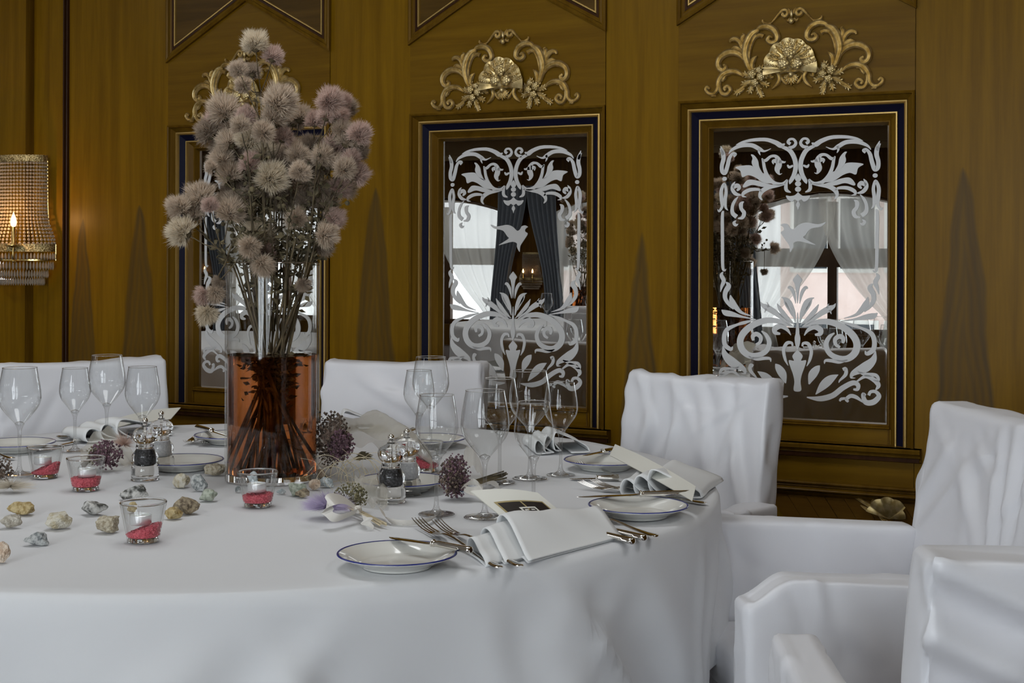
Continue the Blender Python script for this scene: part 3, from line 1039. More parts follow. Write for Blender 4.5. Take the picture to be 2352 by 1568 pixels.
def cloth_mesh(R, z, half, ang, seed, hang_max=.74, nu=640, nv=16, amp=1.0):
    """square cloth on a round table: flat top, then a falling skirt with folds; hem follows the square"""
    b = MB()
    rnd = random.Random(seed)
    ph = [rnd.uniform(0, 6.28) for _ in range(6)]
    rings = 30
    cre = [(rnd.uniform(0, 2 * PI), rnd.uniform(-.9, .9), rnd.uniform(.018, .05), rnd.uniform(.006, .016), rnd.choice((-1, 1))) for _ in range(46)]

    def pt(i, k):
        a = 2 * PI * i / nu
        if k <= rings:
            r = (R - .012) * k / rings
            p = Vector((r * math.cos(a), r * math.sin(a), 0))
            w = .0022 * noise.noise(Vector((p.x * 2.6 + seed, p.y * 5.2, 0))) * (k / rings) - .0008
            return (p.x, p.y, w)
        t = (k - rings) / nv
        c = max(abs(math.cos(a - ang)), abs(math.sin(a - ang)))
        hang = min(hang_max, half / c - R)
        d = max(0.0, t * hang)
        fold = (math.sin(a * 9 + ph[0] + 1.3 * math.sin(a * 2 + ph[3])) * .55 + math.sin(a * 17 + ph[1] + math.sin(a * 5)) * .25 + math.sin(a * 5 + ph[2]) * .35)
        soft = sstep(.0, .38, d)
        rr = R + .004 + amp * (.012 * d + soft * .046 * fold)
        rr += .003 * noise.noise(Vector((math.cos(a) * 4, math.sin(a) * 4, d * 6 + seed)))
        for aj, sl, wj, am, sd in cre:
            q = ((a - aj - sl * d + PI) % (2 * PI) - PI) / wj * sd
            if abs(q) < 4:
                rr += amp * am * sstep(.012, .16, d) * (math.exp(-q * q) - .6 * math.exp(-((q - 1.8) / 1.4) ** 2))
        zz = -d
        if d < .03:
            q = d / .03 * PI / 2
            rr = R - .012 + .016 * math.sin(q)
            zz = -.016 * (1 - math.cos(q)) - max(0, d - .016) * .9
        return (rr * math.cos(a), rr * math.sin(a), zz)

    tot = rings + nv + 3
    ts = list(range(rings + 1)) + [rings + x for x in (.03 * nv, .06 * nv, .1 * nv)] + [rings + .1 * nv + .9 * nv * (k + 1) / nv for k in range(nv)]
    vs = [pt(i, k) for i in range(nu) for k in ts]
    n = len(ts)
    fs = []
    for i in range(nu):
        j = (i + 1) % nu
        for k in range(n - 1):
            fs.append((i * n + k, j * n + k, j * n + k + 1, i * n + k + 1))
    b.add(vs, fs)
    return b.mesh('tablecloth', MT['linen'], True, None)


def round_table(name, loc, R, label):
    t = empty(name, loc, 0, label, 'table')
    b = MB(); b.lathe([(.001, TZ - .035), (R - .03, TZ - .035), (R - .02, TZ - .02), (R - .02, TZ - .006), (.001, TZ - .006)], 64)
    b.build('tabletop', MT['wood_dark'], t)
    b = MB(); b.lathe([(.001, 0), (.34, 0), (.34, .03), (.08, .07), (.05, .2), (.05, TZ - .1), (.14, TZ - .035)], 32)
    b.build('pedestal', MT['wood_dark'], t)
    return t


round_table('round_table', (TC.x, TC.y, 0), TR, 'large round dining table under the white cloth in the foreground')
obj('tablecloth', cloth_mesh(TR, TZ, 1.42, -.15, 3), None, 'white cloth draped over the large round table in the foreground', 'tablecloth',
    M=Matrix.Translation((TC.x, TC.y, TZ)))


# ------------------------------------------------------------------ chair covers
def soft_box(hx, hy, hz, r, n, warp=None, wrinkle=None):
    """rounded box with an even grid of vertices; warp moves points, wrinkle pushes along the normal"""
    nx, ny, nz = n
    idx, vs, nrm, fs = {}, [], [], []

    def vert(p):
        k = tuple(round(c * 4000) for c in p)
        if k in idx:
            return idx[k]
        h = Vector((hx, hy, hz))
        q = Vector([max(-(h[i] - r), min(h[i] - r, p[i] * h[i])) for i in range(3)])
        d = Vector([p[i] * h[i] for i in range(3)]) - q
        d = d.normalized() if d.length > 1e-9 else Vector((0, 0, 1))
        pos = q + d * r
        idx[k] = len(vs)
        vs.append(pos); nrm.append(d)
        return idx[k]
    lin = lambda k, m, hh: (lambda u: (max(-1, min(1, u))))(-1 + 2 * k / m)
    for ax, (a, c) in enumerate(((1, 2), (0, 2), (0, 1))):
        for sg in (-1, 1):
            for i in range(n[a]):
                for j in range(n[c]):
                    q = []
                    for di, dj in ((0, 0), (1, 0), (1, 1), (0, 1)):
                        p = [0, 0, 0]
                        p[ax] = sg
                        p[a] = -1 + 2 * (i + di) / n[a]
                        p[c] = -1 + 2 * (j + dj) / n[c]
                        q.append(vert(tuple(p)))
                    if (sg > 0) == (ax != 1):
                        pass
                    else:
                        q.reverse()
                    fs.append(tuple(q))
    out = []
    for p, d in zip(vs, nrm):
        p2 = p
        if wrinkle:
            p2 = p + d * wrinkle(p, d)
        if warp:
            p2 = warp(Vector(p2))
        out.append(p2)
    b = MB()
    b.add(out, fs)
    return b


def folds(seed, amp, n=16, span=(.5, .9), steep=.6, wave=0.0, extra=()):
    """creases of a fabric cover: random slanting folds with a sharp ridge and a valley beside it"""
    rnd = random.Random(seed * 13 + 7)
    segs = []
    for _ in range(n * 3):
        ax = rnd.choice((0, 1)) if n < 10 else 0
        a0, z0 = rnd.uniform(-span[0] / 2, span[0] / 2), rnd.uniform(-span[1] / 2, span[1] / 2)
        ang = rnd.choice((-1, 1)) * rnd.uniform(steep, 1.45)
        L = rnd.uniform(.10, .38)
        segs.append((a0, z0, math.cos(ang) * L, math.sin(ang) * L, rnd.uniform(.010, .026), rnd.uniform(.4, 1.0) * rnd.choice((1, 1, -1)), rnd.choice((-1, 1))))

    ex = [(a0, z0, da, dz, sg, k, s2, fs) for a0, z0, da, dz, sg, k, s2, fs in extra]

    def w(p, d):
        a = p.x if abs(d.y) >= abs(d.x) else p.y
        s = seed * (1 if d.y + d.x > 0 else 2.3)
        t = 0.0
        bend = .03 * noise.noise(Vector((a * 4 + s, p.z * 4, s)))
        for i, (a0, z0, da, dz, sg, k, side) in enumerate(segs):
            if (i % 2 == 0) != (d.y + d.x > 0):
                continue
            rx, rz = a + bend - a0, p.z - z0
            L2 = da * da + dz * dz
            u = (rx * da + rz * dz) / L2
            if u < -.1 or u > 1.1:
                continue
            q = (rx * dz - rz * da) / math.sqrt(L2) / sg * side
            if abs(q) > 4:
                continue
            tp = max(0.0, math.sin(PI * min(1, max(0, (u + .1) / 1.2)))) ** .7
            t += k * tp * (math.exp(-q * q) - .75 * math.exp(-((q - 1.6) / 1.5) ** 2))
        big = 0.0
        for a0, z0, da, dz, sg, k, side, fs in ex:
            if d.y * fs < .3:
                continue
            rx, rz = a + bend - a0, p.z - z0
            L2 = da * da + dz * dz
            u = (rx * da + rz * dz) / L2
            if u < -.12 or u > 1.12:
                continue
            q = (rx * dz - rz * da) / math.sqrt(L2) / sg * side
            tp = max(0.0, math.sin(PI * min(1, max(0, (u + .12) / 1.24)))) ** .6
            big += k * tp * (math.exp(-q * q) - .7 * math.exp(-((q - 1.7) / 1.2) ** 2))
        n0 = noise.noise(Vector((a * 3 + s, p.z * 2.2, s)))
        n1 = noise.noise(Vector((a * 9 + s, p.z * 6, s)))
        return big + amp * (t * .75 + n0 * 1.3 + n1 * .35) + wave * math.sin(a * 40 + seed + 3 * n0) * sstep(0.05, -.35, p.z)
    return w


def chair(loc, rz, label, seed, w=.50, top=.95, lean=.16, arm=.0, arm_h=.68, back_low=.04, seat_d=.50, arm_sag=.03, amp=.008, flare=.02, dip=.0, extra=()):
    """armchair or side chair under a white satin cover; faces local +y; origin on the floor below the back of the seat"""
    t = empty('covered_chair', loc, rz, label, 'chair', 'satin-covered dining chairs')
    hz = (top - back_low) / 2
    th = .045

    def warp(p):
        z = p.z + hz + back_low
        k = (z - .46) * math.tan(lean)
        x = p.x * (1 + flare * max(0, (.55 - z)) * 2.2)
        y = p.y * (1 + .35 * max(0, .6 - z)) - k if z > .46 else p.y * (1 + .5 * max(0, .6 - z)) - k * .25
        sag = -.012 * math.cos(p.x / (w / 2) * PI / 2) if z > top - .08 else 0
        return Vector((x, y, z + sag * .5))
    bk = soft_box(w / 2, th, hz, .016, (64, 8, 96), warp, folds(seed, amp, 18, (w, 2 * hz), .6, .006, extra))
    bk.build('back_cover', MT['satin'], t, angle=None)
    # piped seam down the back edge and cross seam on top
    def wp(p):
        z = p.z
        return Vector((p.x, p.y, z))
    st = soft_box(w / 2 - .02, seat_d / 2, .055, .03, (20, 20, 5), lambda p: p + Vector((0, seat_d / 2 + .02, .425)), folds(seed + 3, .004, 10, (w, .1)))
    st.build('seat_cover', MT['satin'], t, angle=None)
    sk = soft_box(w / 2 - .022, .012, .185, .010, (36, 2, 14), lambda p: Vector((p.x * (1 + .08 * (.185 - p.z)), p.y + seat_d + .0 + .012 * math.sin(p.x * 42 + seed) * (.19 - p.z) / .2, p.z + .215)))
    sk.build('front_skirt', MT['satin'], t, angle=None)
    if arm:
        for sg in (-1, 1):
            hh = (arm_h - .04) / 2

            def wa(p, sg=sg, hh=hh):
                z = p.z + hh + .04
                yf = (p.y + arm / 2) / arm              # 0 back .. 1 front
                drop = (arm_sag * (1 - yf) + dip * sstep(.84, 1.0, yf)) * sstep(.3, .65, z)
                bow = .020 * sstep(.0, 1, (.62 - z) / .6) * math.sin(p.y * 24 + seed) + .05 * max(0, .6 - z) * .5
                fl = 1 + .10 * max(0, .5 - z)
                return Vector((sg * (w / 2 + .018) + p.x * 1.0 + sg * bow, (p.y + arm / 2) * fl + .0, z - drop))
            ab = soft_box(.040, arm / 2, hh, .014, (8, 64, 72), wa, folds(seed + 7 * sg, amp * .8, 16, (arm, 2 * hh), .5, .008))
            ab.build('arm_cover', MT['satin'], t, angle=None)
    return t


def face(dx, dy):
    return math.atan2(-dx, dy)      # rotation that turns local +y to (dx, dy)


def chair_at(ctop, facing, label, seed, lean=.16, top=.95, **kw):
    """ctop: xy of the middle of the back's top edge (front side)"""
    f = Vector((facing[0], facing[1], 0)).normalized()
    base = Vector((ctop[0], ctop[1], 0)) + f * ((top - .46) * math.tan(lean) - .02)
    return chair(base, face(f.x, f.y), label, seed, lean=lean, top=top, **kw)


chair_at((-1.32, 4.285), (.517, -.856), 'white satin-covered chair at the far left, behind the four wine glasses', 11, w=.52, seat_d=.42)
chair_at((-.33, 4.295), (-.196, -.98), 'white satin-covered chair under the middle mirror, right of the flower vase', 23, w=.51, seat_d=.42, amp=.006, extra=[(.14, .42, -.30, -.16, .022, .010, 1, 1), (-.05, .42, -.05, -.3, .03, .008, 1, 1)])
chair_at((.513, 3.80), (-.69, -.72), 'wrinkled white satin-covered chair between the middle and rightmost mirrors', 5, w=.47, lean=.15, arm=.20, arm_h=.645, arm_sag=.0, seat_d=.42, amp=.011, extra=[(-.02, .40, -.10, -.34, .020, .012, 1, 1), (.06, .41, .02, -.40, .016, .012, -1, 1), (-.10, .40, -.10, -.30, .016, .010, 1, 1), (.14, .40, .06, -.30, .018, .012, 1, 1), (.02, .08, .16, -.10, .022, .016, -1, 1)])
chair_at((1.02, 2.90), (-.987, -.16), 'white satin-covered armchair at the right edge, turned sideways to the table', 42, w=.54, lean=.17, arm=.60, arm_h=.705, arm_sag=.04, seat_d=.5, amp=.009, dip=.05, extra=[(-.06, .40, -.05, -.36, .016, .012, 1, 1), (-.12, .41, -.05, -.40, .018, .014, 1, 1), (-.19, .40, .02, -.40, .016, .012, -1, 1), (.10, .36, -.16, -.22, .022, .008, 1, 1)])
chair_at((.70, 1.555), (.03, 1), 'nearest white satin-covered armchair, seen from behind at bottom right', 31, w=.50, lean=.26, arm=.53, arm_h=.68, arm_sag=.02, seat_d=.5, amp=.009, flare=.10, extra=[(-.34, .50, .52, -.26, .016, .016, 1, -1), (-.34, .43, .52, -.32, .020, .022, 1, -1), (-.32, .33, .50, -.36, .022, .022, 1, -1), (-.06, .47, .30, -.14, .016, .012, 1, -1)])
# ================================================================== wine glasses
def glass_meshes(h, dia):
    r = dia / 2
    zb = h * .47                                     # bottom of the bowl
    prof = [(.0035, zb - .004), (.010, zb + .002), (r * .52, zb + (h - zb) * .14), (r * .86, zb + (h - zb) * .30), (r * .985, zb + (h - zb) * .43),
            (r, zb + (h - zb) * .50), (r * .97, zb + (h - zb) * .64), (r * .88, zb + (h - zb) * .84), (r * .80, h)]
    prof = crom(prof, 5)
    bowl = MB()
    bowl.lathe(prof, 48)
    rim = MB()
    rr = prof[-1][0]
    rim.tube([(rr * math.cos(a * PI / 24), rr * math.sin(a * PI / 24), h) for a in range(49)], .0007, 5, False)
    st = MB()
    st.lathe(crom([(.0001, zb + .0075), (.008, zb + .0045), (.0105, zb + .001), (.0062, zb - .008), (.0042, zb - .02), (.0036, zb * .55), (.0040, zb * .28), (.0065, .012), (.014, .0055), (r * .55, .003), (r * .80, .0022), (r * .82, .0008), (r * .80, .0), (.0001, .0)], 4), 32)
    return bowl.mesh('bowl', MT['thin'], True, None), rim.mesh('rim', MT['thick'], True, None), st.mesh('stem_and_foot', MT['stem_glass'], True, 50)


GL = {'big': glass_meshes(.243, .094), 'mid': glass_meshes(.231, .083), 'small': glass_meshes(.212, .078)}


def wine_glass(px, d, kind, label, group):
    p = ony(px, 1000, d)
    e = empty('wine_glass', (p.x, d, TZ + .002), 0, label, 'wine glass', group)
    for nm, me in zip(('bowl', 'rim', 'stem_and_foot'), GL[kind]):
        obj(nm, me, e)
    return e


wine_glass(45, 3.17, 'big', 'large wine glass at the far left edge of the table', 'wine glasses at the left seat')
wine_glass(172, 3.55, 'small', 'smallest wine glass of the left group, second from the left', 'wine glasses at the left seat')
wine_glass(245, 3.58, 'big', 'tallest wine glass of the left group, in front of the left chair', 'wine glasses at the left seat')
wine_glass(327, 3.36, 'mid', 'wine glass of the left group standing behind the left pepper mill', 'wine glasses at the left seat')
wine_glass(962, 3.52, 'small', 'shorter wine glass in front of the middle chair, left of its pair', 'wine glasses at the middle seat')
wine_glass(989, 3.56, 'big', 'taller wine glass in front of the middle chair, right of its pair', 'wine glasses at the middle seat')
wine_glass(1003, 2.70, 'mid', 'front row wine glass on the left, beside the right pepper mill', 'wine glasses at the front seat')
wine_glass(1114, 2.67, 'big', 'front row wine glass in the middle, behind the menu card', 'wine glasses at the front seat')
wine_glass(1226, 2.76, 'small', 'lowest front row wine glass, rising behind the top of the menu card', 'wine glasses at the front seat')
wine_glass(1148, 3.08, 'mid', 'left wine glass of the three in front of the middle mirror corner', 'wine glasses at the right seat')
wine_glass(1217, 3.14, 'big', 'tallest wine glass of the three in front of the middle mirror corner', 'wine glasses at the right seat')
wine_glass(1288, 3.19, 'small', 'right wine glass of the three, nearest the wrinkled chair', 'wine glasses at the right seat')

# ================================================================== plates
def plate_meshes(D):
    r = D / 2
    top = MB()
    top.lathe(crom([(.0001, .0052), (r * .50, .0050), (r * .62, .0062), (r * .70, .010), (r * .82, .0165), (r * .955, .0215), (r * .985, .0222), (r, .0212), (r * .985, .0195), (r * .80, .0125), (r * .62, .004), (r * .58, .0), (r * .52, .0), (r * .5, .002), (.0001, .002)], 3), 64)
    rim = MB()
    rim.lathe([(r * .962, .0221), (r * .975, .0228), (r * .992, .0228), (r * 1.004, .0214), (r * .996, .0200)], 64)
    return top.mesh('plate_body', MT['porcelain'], True, 50), rim.mesh('rim_line', MT['blue_rim'], True, None)


PM = plate_meshes(.194)


def plate(px, py, label, group='blue-rimmed side plates', sc=1.0):
    p = onz(px, py, TZ + .02)
    e = empty('side_plate', (p.x, p.y, TZ + .0015), 0, label, 'plate', group)
    e.scale = (sc, sc, sc)
    obj('plate_body', PM[0], e)
    obj('rim_line', PM[1], e)
    return e


plate(912, 1273, 'blue-rimmed side plate nearest the camera, with a knife across its rim')
plate(1466, 1162, 'blue-rimmed side plate at the right table edge, with a knife lying over it')
plate(1389, 1058, 'blue-rimmed side plate in front of the wrinkled chair')
plate(925, 1104, 'blue-rimmed side plate behind the right pepper mill')
plate(38, 1018, 'blue-rimmed side plate at the far left behind the candle glasses')
plate(418, 1058, 'blue-rimmed side plate left of the vase, behind the left salt mill')
plate(530, 1000, 'blue-rimmed side plate at the back, half hidden by the vase')
plate(985, 1008, 'blue-rimmed side plate at the back, behind the front wine glasses')

# ================================================================== cutlery
def cutlery_mesh(kind, L):
    """lies along +y from the handle end at 0 to the tip at L"""
    b = MB()

    def blade(sec):                                    # sections (y, half width, z centre, half thickness)
        q = crom(sec, 4)
        vs, fs = [], []
        k = 8
        for y, w, z, t in q:
            for j in range(k):
                a = 2 * PI * j / k
                vs.append((w * math.cos(a), y, z + t * math.sin(a)))
        for i in range(len(q) - 1):
            for j in range(k):
                l = (j + 1) % k
                fs.append((i * k + j, i * k + l, (i + 1) * k + l, (i + 1) * k + j))
        fs += [tuple(range(k)), tuple((len(q) - 1) * k + j for j in range(k))]
        b.add(vs, fs)
    if kind == 'knife':
        blade([(0, .004, .006, .004), (L * .015, .0085, .006, .006), (L * .10, .0085, .006, .006), (L * .35, .0068, .006, .0055), (L * .43, .006, .006, .005), (L * .44, .0085, .006, .0065), (L * .455, .0085, .006, .0065), (L * .465, .005, .005, .004)])
        blade([(L * .46, .005, .005, .003), (L * .52, .0075, .004, .0016), (L * .75, .0085, .003, .0012), (L * .92, .0075, .002, .0010), (L, .001, .002, .0006)])
    elif kind == 'fork':
        blade([(0, .004, .004, .0015), (L * .02, .0085, .0045, .002), (L * .12, .0075, .005, .002), (L * .3, .0045, .008, .002), (L * .5, .0035, .014, .002), (L * .62, .0038, .013, .0016), (L * .68, .0095, .009, .0012), (L * .74, .0115, .006, .0012), (L * .77, .0115, .006, .001)])
        for k in range(4):
            x = (k - 1.5) * .0062
            blade([(L * .76, .0019, .006, .001), (L * .85, .0016, .0065, .001), (L * .94, .0013, .011, .0009), (L, .0007, .016, .0006)])
            n = 8 * (3 * 4 + 1)
            for i in range(len(b.v) - n, len(b.v)):
                X, Y, Z = b.v[i]
                b.v[i] = (X + x, Y, Z)
    else:
        blade([(0, .004, .004, .0015), (L * .02, .0085, .0045, .002), (L * .12, .0075, .005, .002), (L * .3, .0045, .008, .002), (L * .55, .0035, .014, .002), (L * .68, .0045, .010, .0016)])
        rows = 9
        b.grid(10, 8, lambda u, v: ((v - .5) * 2 * .019 * math.sin(PI * (.06 + .94 * u)) ** .6, L * (.66 + .34 * u), .010 - .008 * math.sin(PI * u) * (1 - (2 * v - 1) ** 2) + .002 * u))
    return b.mesh(kind, MT['silver'], True, 60)


CM = {'knife': cutlery_mesh('knife', .205), 'fork': cutlery_mesh('fork', .195), 'spoon': cutlery_mesh('spoon', .20)}
CL = {'knife': .205, 'fork': .195, 'spoon': .20}


def cutlery(kind, a, t, label, za=0.001, zt=0.001, group='polished table cutlery'):
    """a, t: photo points of handle end and tip on the cloth (or lifted by za, zt)"""
    A, T = onz(*a, TZ + za), onz(*t, TZ + zt)
    d = T - A
    l = d.length
    y = d.normalized()
    z = Vector((0, 0, 1)); x = y.cross(z).normalized(); z = x.cross(y)
    M = Matrix((( x.x, y.x, z.x, A.x), (x.y, y.y, z.y, A.y), (x.z, y.z, z.z, A.z), (0, 0, 0, 1))) @ Matrix.Diagonal((1, l / CL[kind], 1, 1))
    return obj('table_' + kind, CM[kind], None, label, kind, group, M=M)


cutlery('knife', (1082, 1272), (894, 1236), 'silver knife laid across the nearest side plate', .024, .026)
cutlery('fork', (1148, 1309), (957, 1208), 'outer silver fork beside the nearest plate, tines under the knife')
cutlery('fork', (1196, 1306), (1002, 1212), 'inner silver fork beside the nearest napkin')
cutlery('spoon', (1508, 1236), (1330, 1192), 'thin silver spoon handle showing right of the nearest napkin')
cutlery('knife', (1482, 1243), (1300, 1200), 'silver knife handle, middle of three right of the nearest napkin')
cutlery('knife', (1455, 1251), (1275, 1206), 'silver knife handle closest to the nearest napkin')
cutlery('knife', (1590, 1139), (1325, 1143), 'silver knife laid over the plate at the right table edge', .026, .025)
cutlery('fork', (1574, 1152), (1333, 1121), 'silver fork behind the right plate, tines pointing left')
cutlery('fork', (1622, 1160), (1363, 1118), 'silver fork with its handle under the right napkin')
cutlery('knife', (1422, 1036), (1338, 1048), 'dark-handled knife on the plate before the wrinkled chair', .026, .025)
cutlery('knife', (1422, 1104), (1308, 1101), 'silver knife lying left of the right napkin')
cutlery('fork', (1416, 1096), (1328, 1074), 'silver fork slanting towards the right napkin')
cutlery('fork', (465, 1003), (428, 1024), 'silver fork at the back left with tines towards the salt mill')
cutlery('fork', (498, 1005), (462, 1027), 'silver fork at the back left, nearer the vase')
cutlery('knife', (452, 984), (530, 1004), 'silver knife on the plate behind the vase', .026, .024)
cutlery('spoon', (220, 1004), (128, 1012), 'silver spoon at the far left beside the wine glass stem')
cutlery('knife', (210, 1012), (120, 1026), 'silver knife at the far left below the spoon')
cutlery('knife', (950, 990), (890, 1018), 'silver knife behind the right pepper mill', .026, .016)
cutlery('fork', (30, 1056), (-60, 1040), 'silver fork at the left frame edge near the candle glass')

# ================================================================== napkins and menu cards
def napkin_mesh(W, L, seed):
    """pleated napkin: loops side by side along +x, tubes run along +y"""
    sec = [(.10, .003), (.03, .0025), (.002, .006), (-.004, .022), (.012, .038), (.040, .036), (.080, .016), (.125, .005), (.085, .0045), (.062, .008), (.054, .026), (.070, .046), (.100, .043), (.140, .020), (.165, .008),
           (.132, .008), (.118, .014), (.110, .034), (.122, .056), (.150, .058), (.190, .050), (.260, .036), (.318, .020), (.330, .010), (.325, .003), (.22, .003)]
    k = W / .33
    q = crom([(x * k, z) for x, z in sec], 4)
    b = MB()
    n = len(q) - 1

    def f(u, v):
        i = u * n
        a = q[min(n, int(round(i)))]
        y = v * L
        sk = .10 * (v - .5) * L
        z = a[1] * (1 - .16 * v + .05 * math.sin(v * 7 + u * 9 + seed)) * (1.0 - .15 * sstep(.8, 1, v))
        return (a[0] + sk + .004 * noise.noise(Vector((u * 6, v * 3, seed))), y + .006 * math.sin(u * 20 + seed), max(.0015, z))
    b.grid(n, 10, f)
    me = b.mesh('napkin', MT['napkin'], True, None)
    return me


def frame_on_table(o, xdir, lift=0.0):
    x = Vector((xdir.x, xdir.y, 0)).normalized()
    z = Vector((0, 0, 1))
    y = z.cross(x)
    return Matrix(((x.x, y.x, 0, o.x), (x.y, y.y, 0, o.y), (0, 0, 1, TZ + .001 + lift), (0, 0, 0, 1)))


def napkin(a, c, L, label, seed):
    """a: photo point of the left front corner, c: right front corner"""
    A, C = onz(*a, TZ), onz(*c, TZ)
    o = obj('folded_napkin', napkin_mesh((C - A).length, L, seed), None, label, 'napkin', 'pleated white napkins', M=frame_on_table(A, C - A))
    sd = o.modifiers.new('thickness', 'SOLIDIFY')
    sd.thickness = .0022
    return o




def layered_napkin(fl, fr, L, back, label):
    """soft layers stacked and staggered to the left; the top flap is wide; front edge fl-fr on the cloth"""
    A, B = onz(*fl, TZ), onz(*fr, TZ)
    ax = (B - A)
    W = ax.length
    ax.normalize()
    r = Vector((back[0], back[1], 0)).normalized()
    e = empty('folded_napkin', (A.x, A.y, TZ + .001), 0, label, 'napkin', 'pleated white napkins')
    for k, (off, h, ln, z0) in enumerate(((-.085, .030, .86, 0.0), (-.045, .040, .95, .002), (.0, .054, 1.05, .004))):
        sec = [(0, .0008 + z0), (.12, .010), (.35, h * .55), (.62, h * .95), (.84, h * 1.02), (.98, h * .78), (1.0, h * .45), (.90, h * .2), (.6, .004 + z0), (.3, .003 + z0), (.02, .0005 + z0 * .5)]
        q = crom(sec, 4)
        n = len(q) - 1
        b = MB()

        def f(u, v):
            s, z = q[int(round(u * n))]
            w = off + (W - off) * v
            fall = 1 - .38 * sstep(.1, 1.0, v) * (1 if k == 2 else .8)
            wob = .004 * math.sin(v * 9 + k * 2 + s * 4) * s
            p = ax * w + r * ((.050, .032, .0)[k] + s * L * ln * (1 - .10 * v) * (.80, .88, 1.0)[k] + wob)
            return (p.x, p.y, max(.001, z * fall + .002 * math.sin(v * 14 + s * 5 + k) * s))
        b.grid(n, 24, f)
        o = b.build('napkin_fold', MT['napkin'], e, angle=None)
        sd = o.modifiers.new('thickness', 'SOLIDIFY')
        sd.thickness = .0018
    return e


layered_napkin((1214, 1297), (1430, 1237), .155, (-.32, .95), 'pleated white napkin nearest the camera, holding the menu card')
napkin((1440, 1142), (1622, 1150), .24, 'pleated white napkin at the right table edge with open rolls', 2)
napkin((1236, 1046), (1362, 1042), .20, 'pleated white napkin behind the right wine glass, before the wrinkled chair', 3)
napkin((748, 990), (868, 986), .10, 'white napkin standing at the foot of the middle chair', 4)
napkin((206, 1020), (402, 1000), .16, 'pleated white napkin in front of the left chair', 5)


def card(corners, label, print_=None, thick=.0012):
    """menu card through four 3D corners (bl, br, tr, tl), slightly bowed"""
    c = [Vector(p) for p in corners]
    nrm = (c[1] - c[0]).cross(c[3] - c[0]).normalized()
    e = empty('menu_card', (c[0] + c[1]) / 2, 0, label, 'menu card', 'menu cards in the napkins')
    o0 = Vector(e.location)

    def pos(u, v, lift=0.0):
        p = c[0].lerp(c[1], u).lerp(c[3].lerp(c[2], u), v)
        return p - o0 + nrm * (.006 * math.sin(PI * u) * (.4 + .6 * v) + lift)
    b = MB()
    b.grid(10, 8, lambda u, v: pos(u, v))
    b.grid(10, 8, lambda u, v: pos(u, v, -thick))
    b.build('card_sheet', MT['card'], e, angle=None)
    if print_:
        u0, u1, v0, v1 = print_
        for nm, m, (a0, a1, b0, b1), lf in (('gold_border', 'card_gold', (u0, u1, v0, v1), .0004), ('dark_picture', 'card_dark', (u0 + .03, u1 - .03, v0 + .03, v1 - .03), .0008),
                                            ('gold_ribbon', 'card_gold', ((u0 + u1) / 2 - .012, (u0 + u1) / 2 + .012, (v0 + v1) / 2, v1 - .03), .0011)):
            b = MB(); b.grid(8, 6, lambda u, v: pos(a0 + (a1 - a0) * u, b0 + (b1 - b0) * v, lf)); b.build(nm, MT[m], e, angle=None)
        um, vm = (u0 + u1) / 2, (v0 + v1) / 2
        b = MB()
        for sg, m in ((1, 0),):
            for a0, a1, b0, b1 in ((um - .13, um + .13, vm - .055, vm - .03), (um - .13, um + .13, vm + .03, vm + .055), (um - .13, um - .10, vm - .03, vm + .03), (um + .10, um + .13, vm - .03, vm + .03), (um - .08, um - .02, vm - .012, vm + .012), (um + .02, um + .08, vm - .012, vm + .012)):
                b.grid(4, 2, lambda u, v: pos(a0 + (a1 - a0) * u, b0 + (b1 - b0) * v, .0014))
        b.build('crest_mark', MT['card'], e, angle=None)
        b = MB()
        for k in range(7):
            a0 = um - .075 + k * .022
            b.grid(1, 1, lambda u, v: pos(a0 + .014 * u, vm - .15 + (.055 if k % 2 else .035) * v, .0014))
        b.build('gold_lettering', MT['card_gold'], e, angle=None)
    return e


# nearest card leans back out of the napkin
bl, br = onz(1232, 1252, TZ + .006), onz(1350, 1226, TZ + .005)
tl, tr = onz(1080, 1126, TZ + .075), onz(1232, 1128, TZ + .075)
d_ = (br - bl)
dist = bl.y + .15
tl, tr = ony(1080, 1127, dist), ony(1235, 1131, dist + .01)
card([bl, br, tr, tl], 'ivory menu card with a dark gold-edged picture, tucked in the nearest napkin', (.12, .88, .36, .76))
p0, p1 = onz(1590, 1150, TZ + .03), onz(1400, 1045, TZ + .05)
w_ = Vector((.02, .10, .012))
card([p1, p0, p0 + w_, p1 + w_], 'ivory menu card lying along the napkin at the right table edge')
p0, p1 = ony(250, 985, 3.95), ony(392, 962, 3.95)
card([p0, p1, p1 + Vector((0, .12, .02)), p0 + Vector((0, .12, .02))], 'ivory menu card on the napkin in front of the left chair')

# ================================================================== pepper and salt mills
MT['pepper'] = noisy(mat('black peppercorns', (.02, .02, .02), .6), (.010, .010, .012), (.10, .10, .11), 260, 2, lo=.45, hi=.7)
MT['salt'] = noisy(mat('white salt', (.8, .8, .8), .8), (.68, .70, .72), (.86, .87, .88), 260, 2)


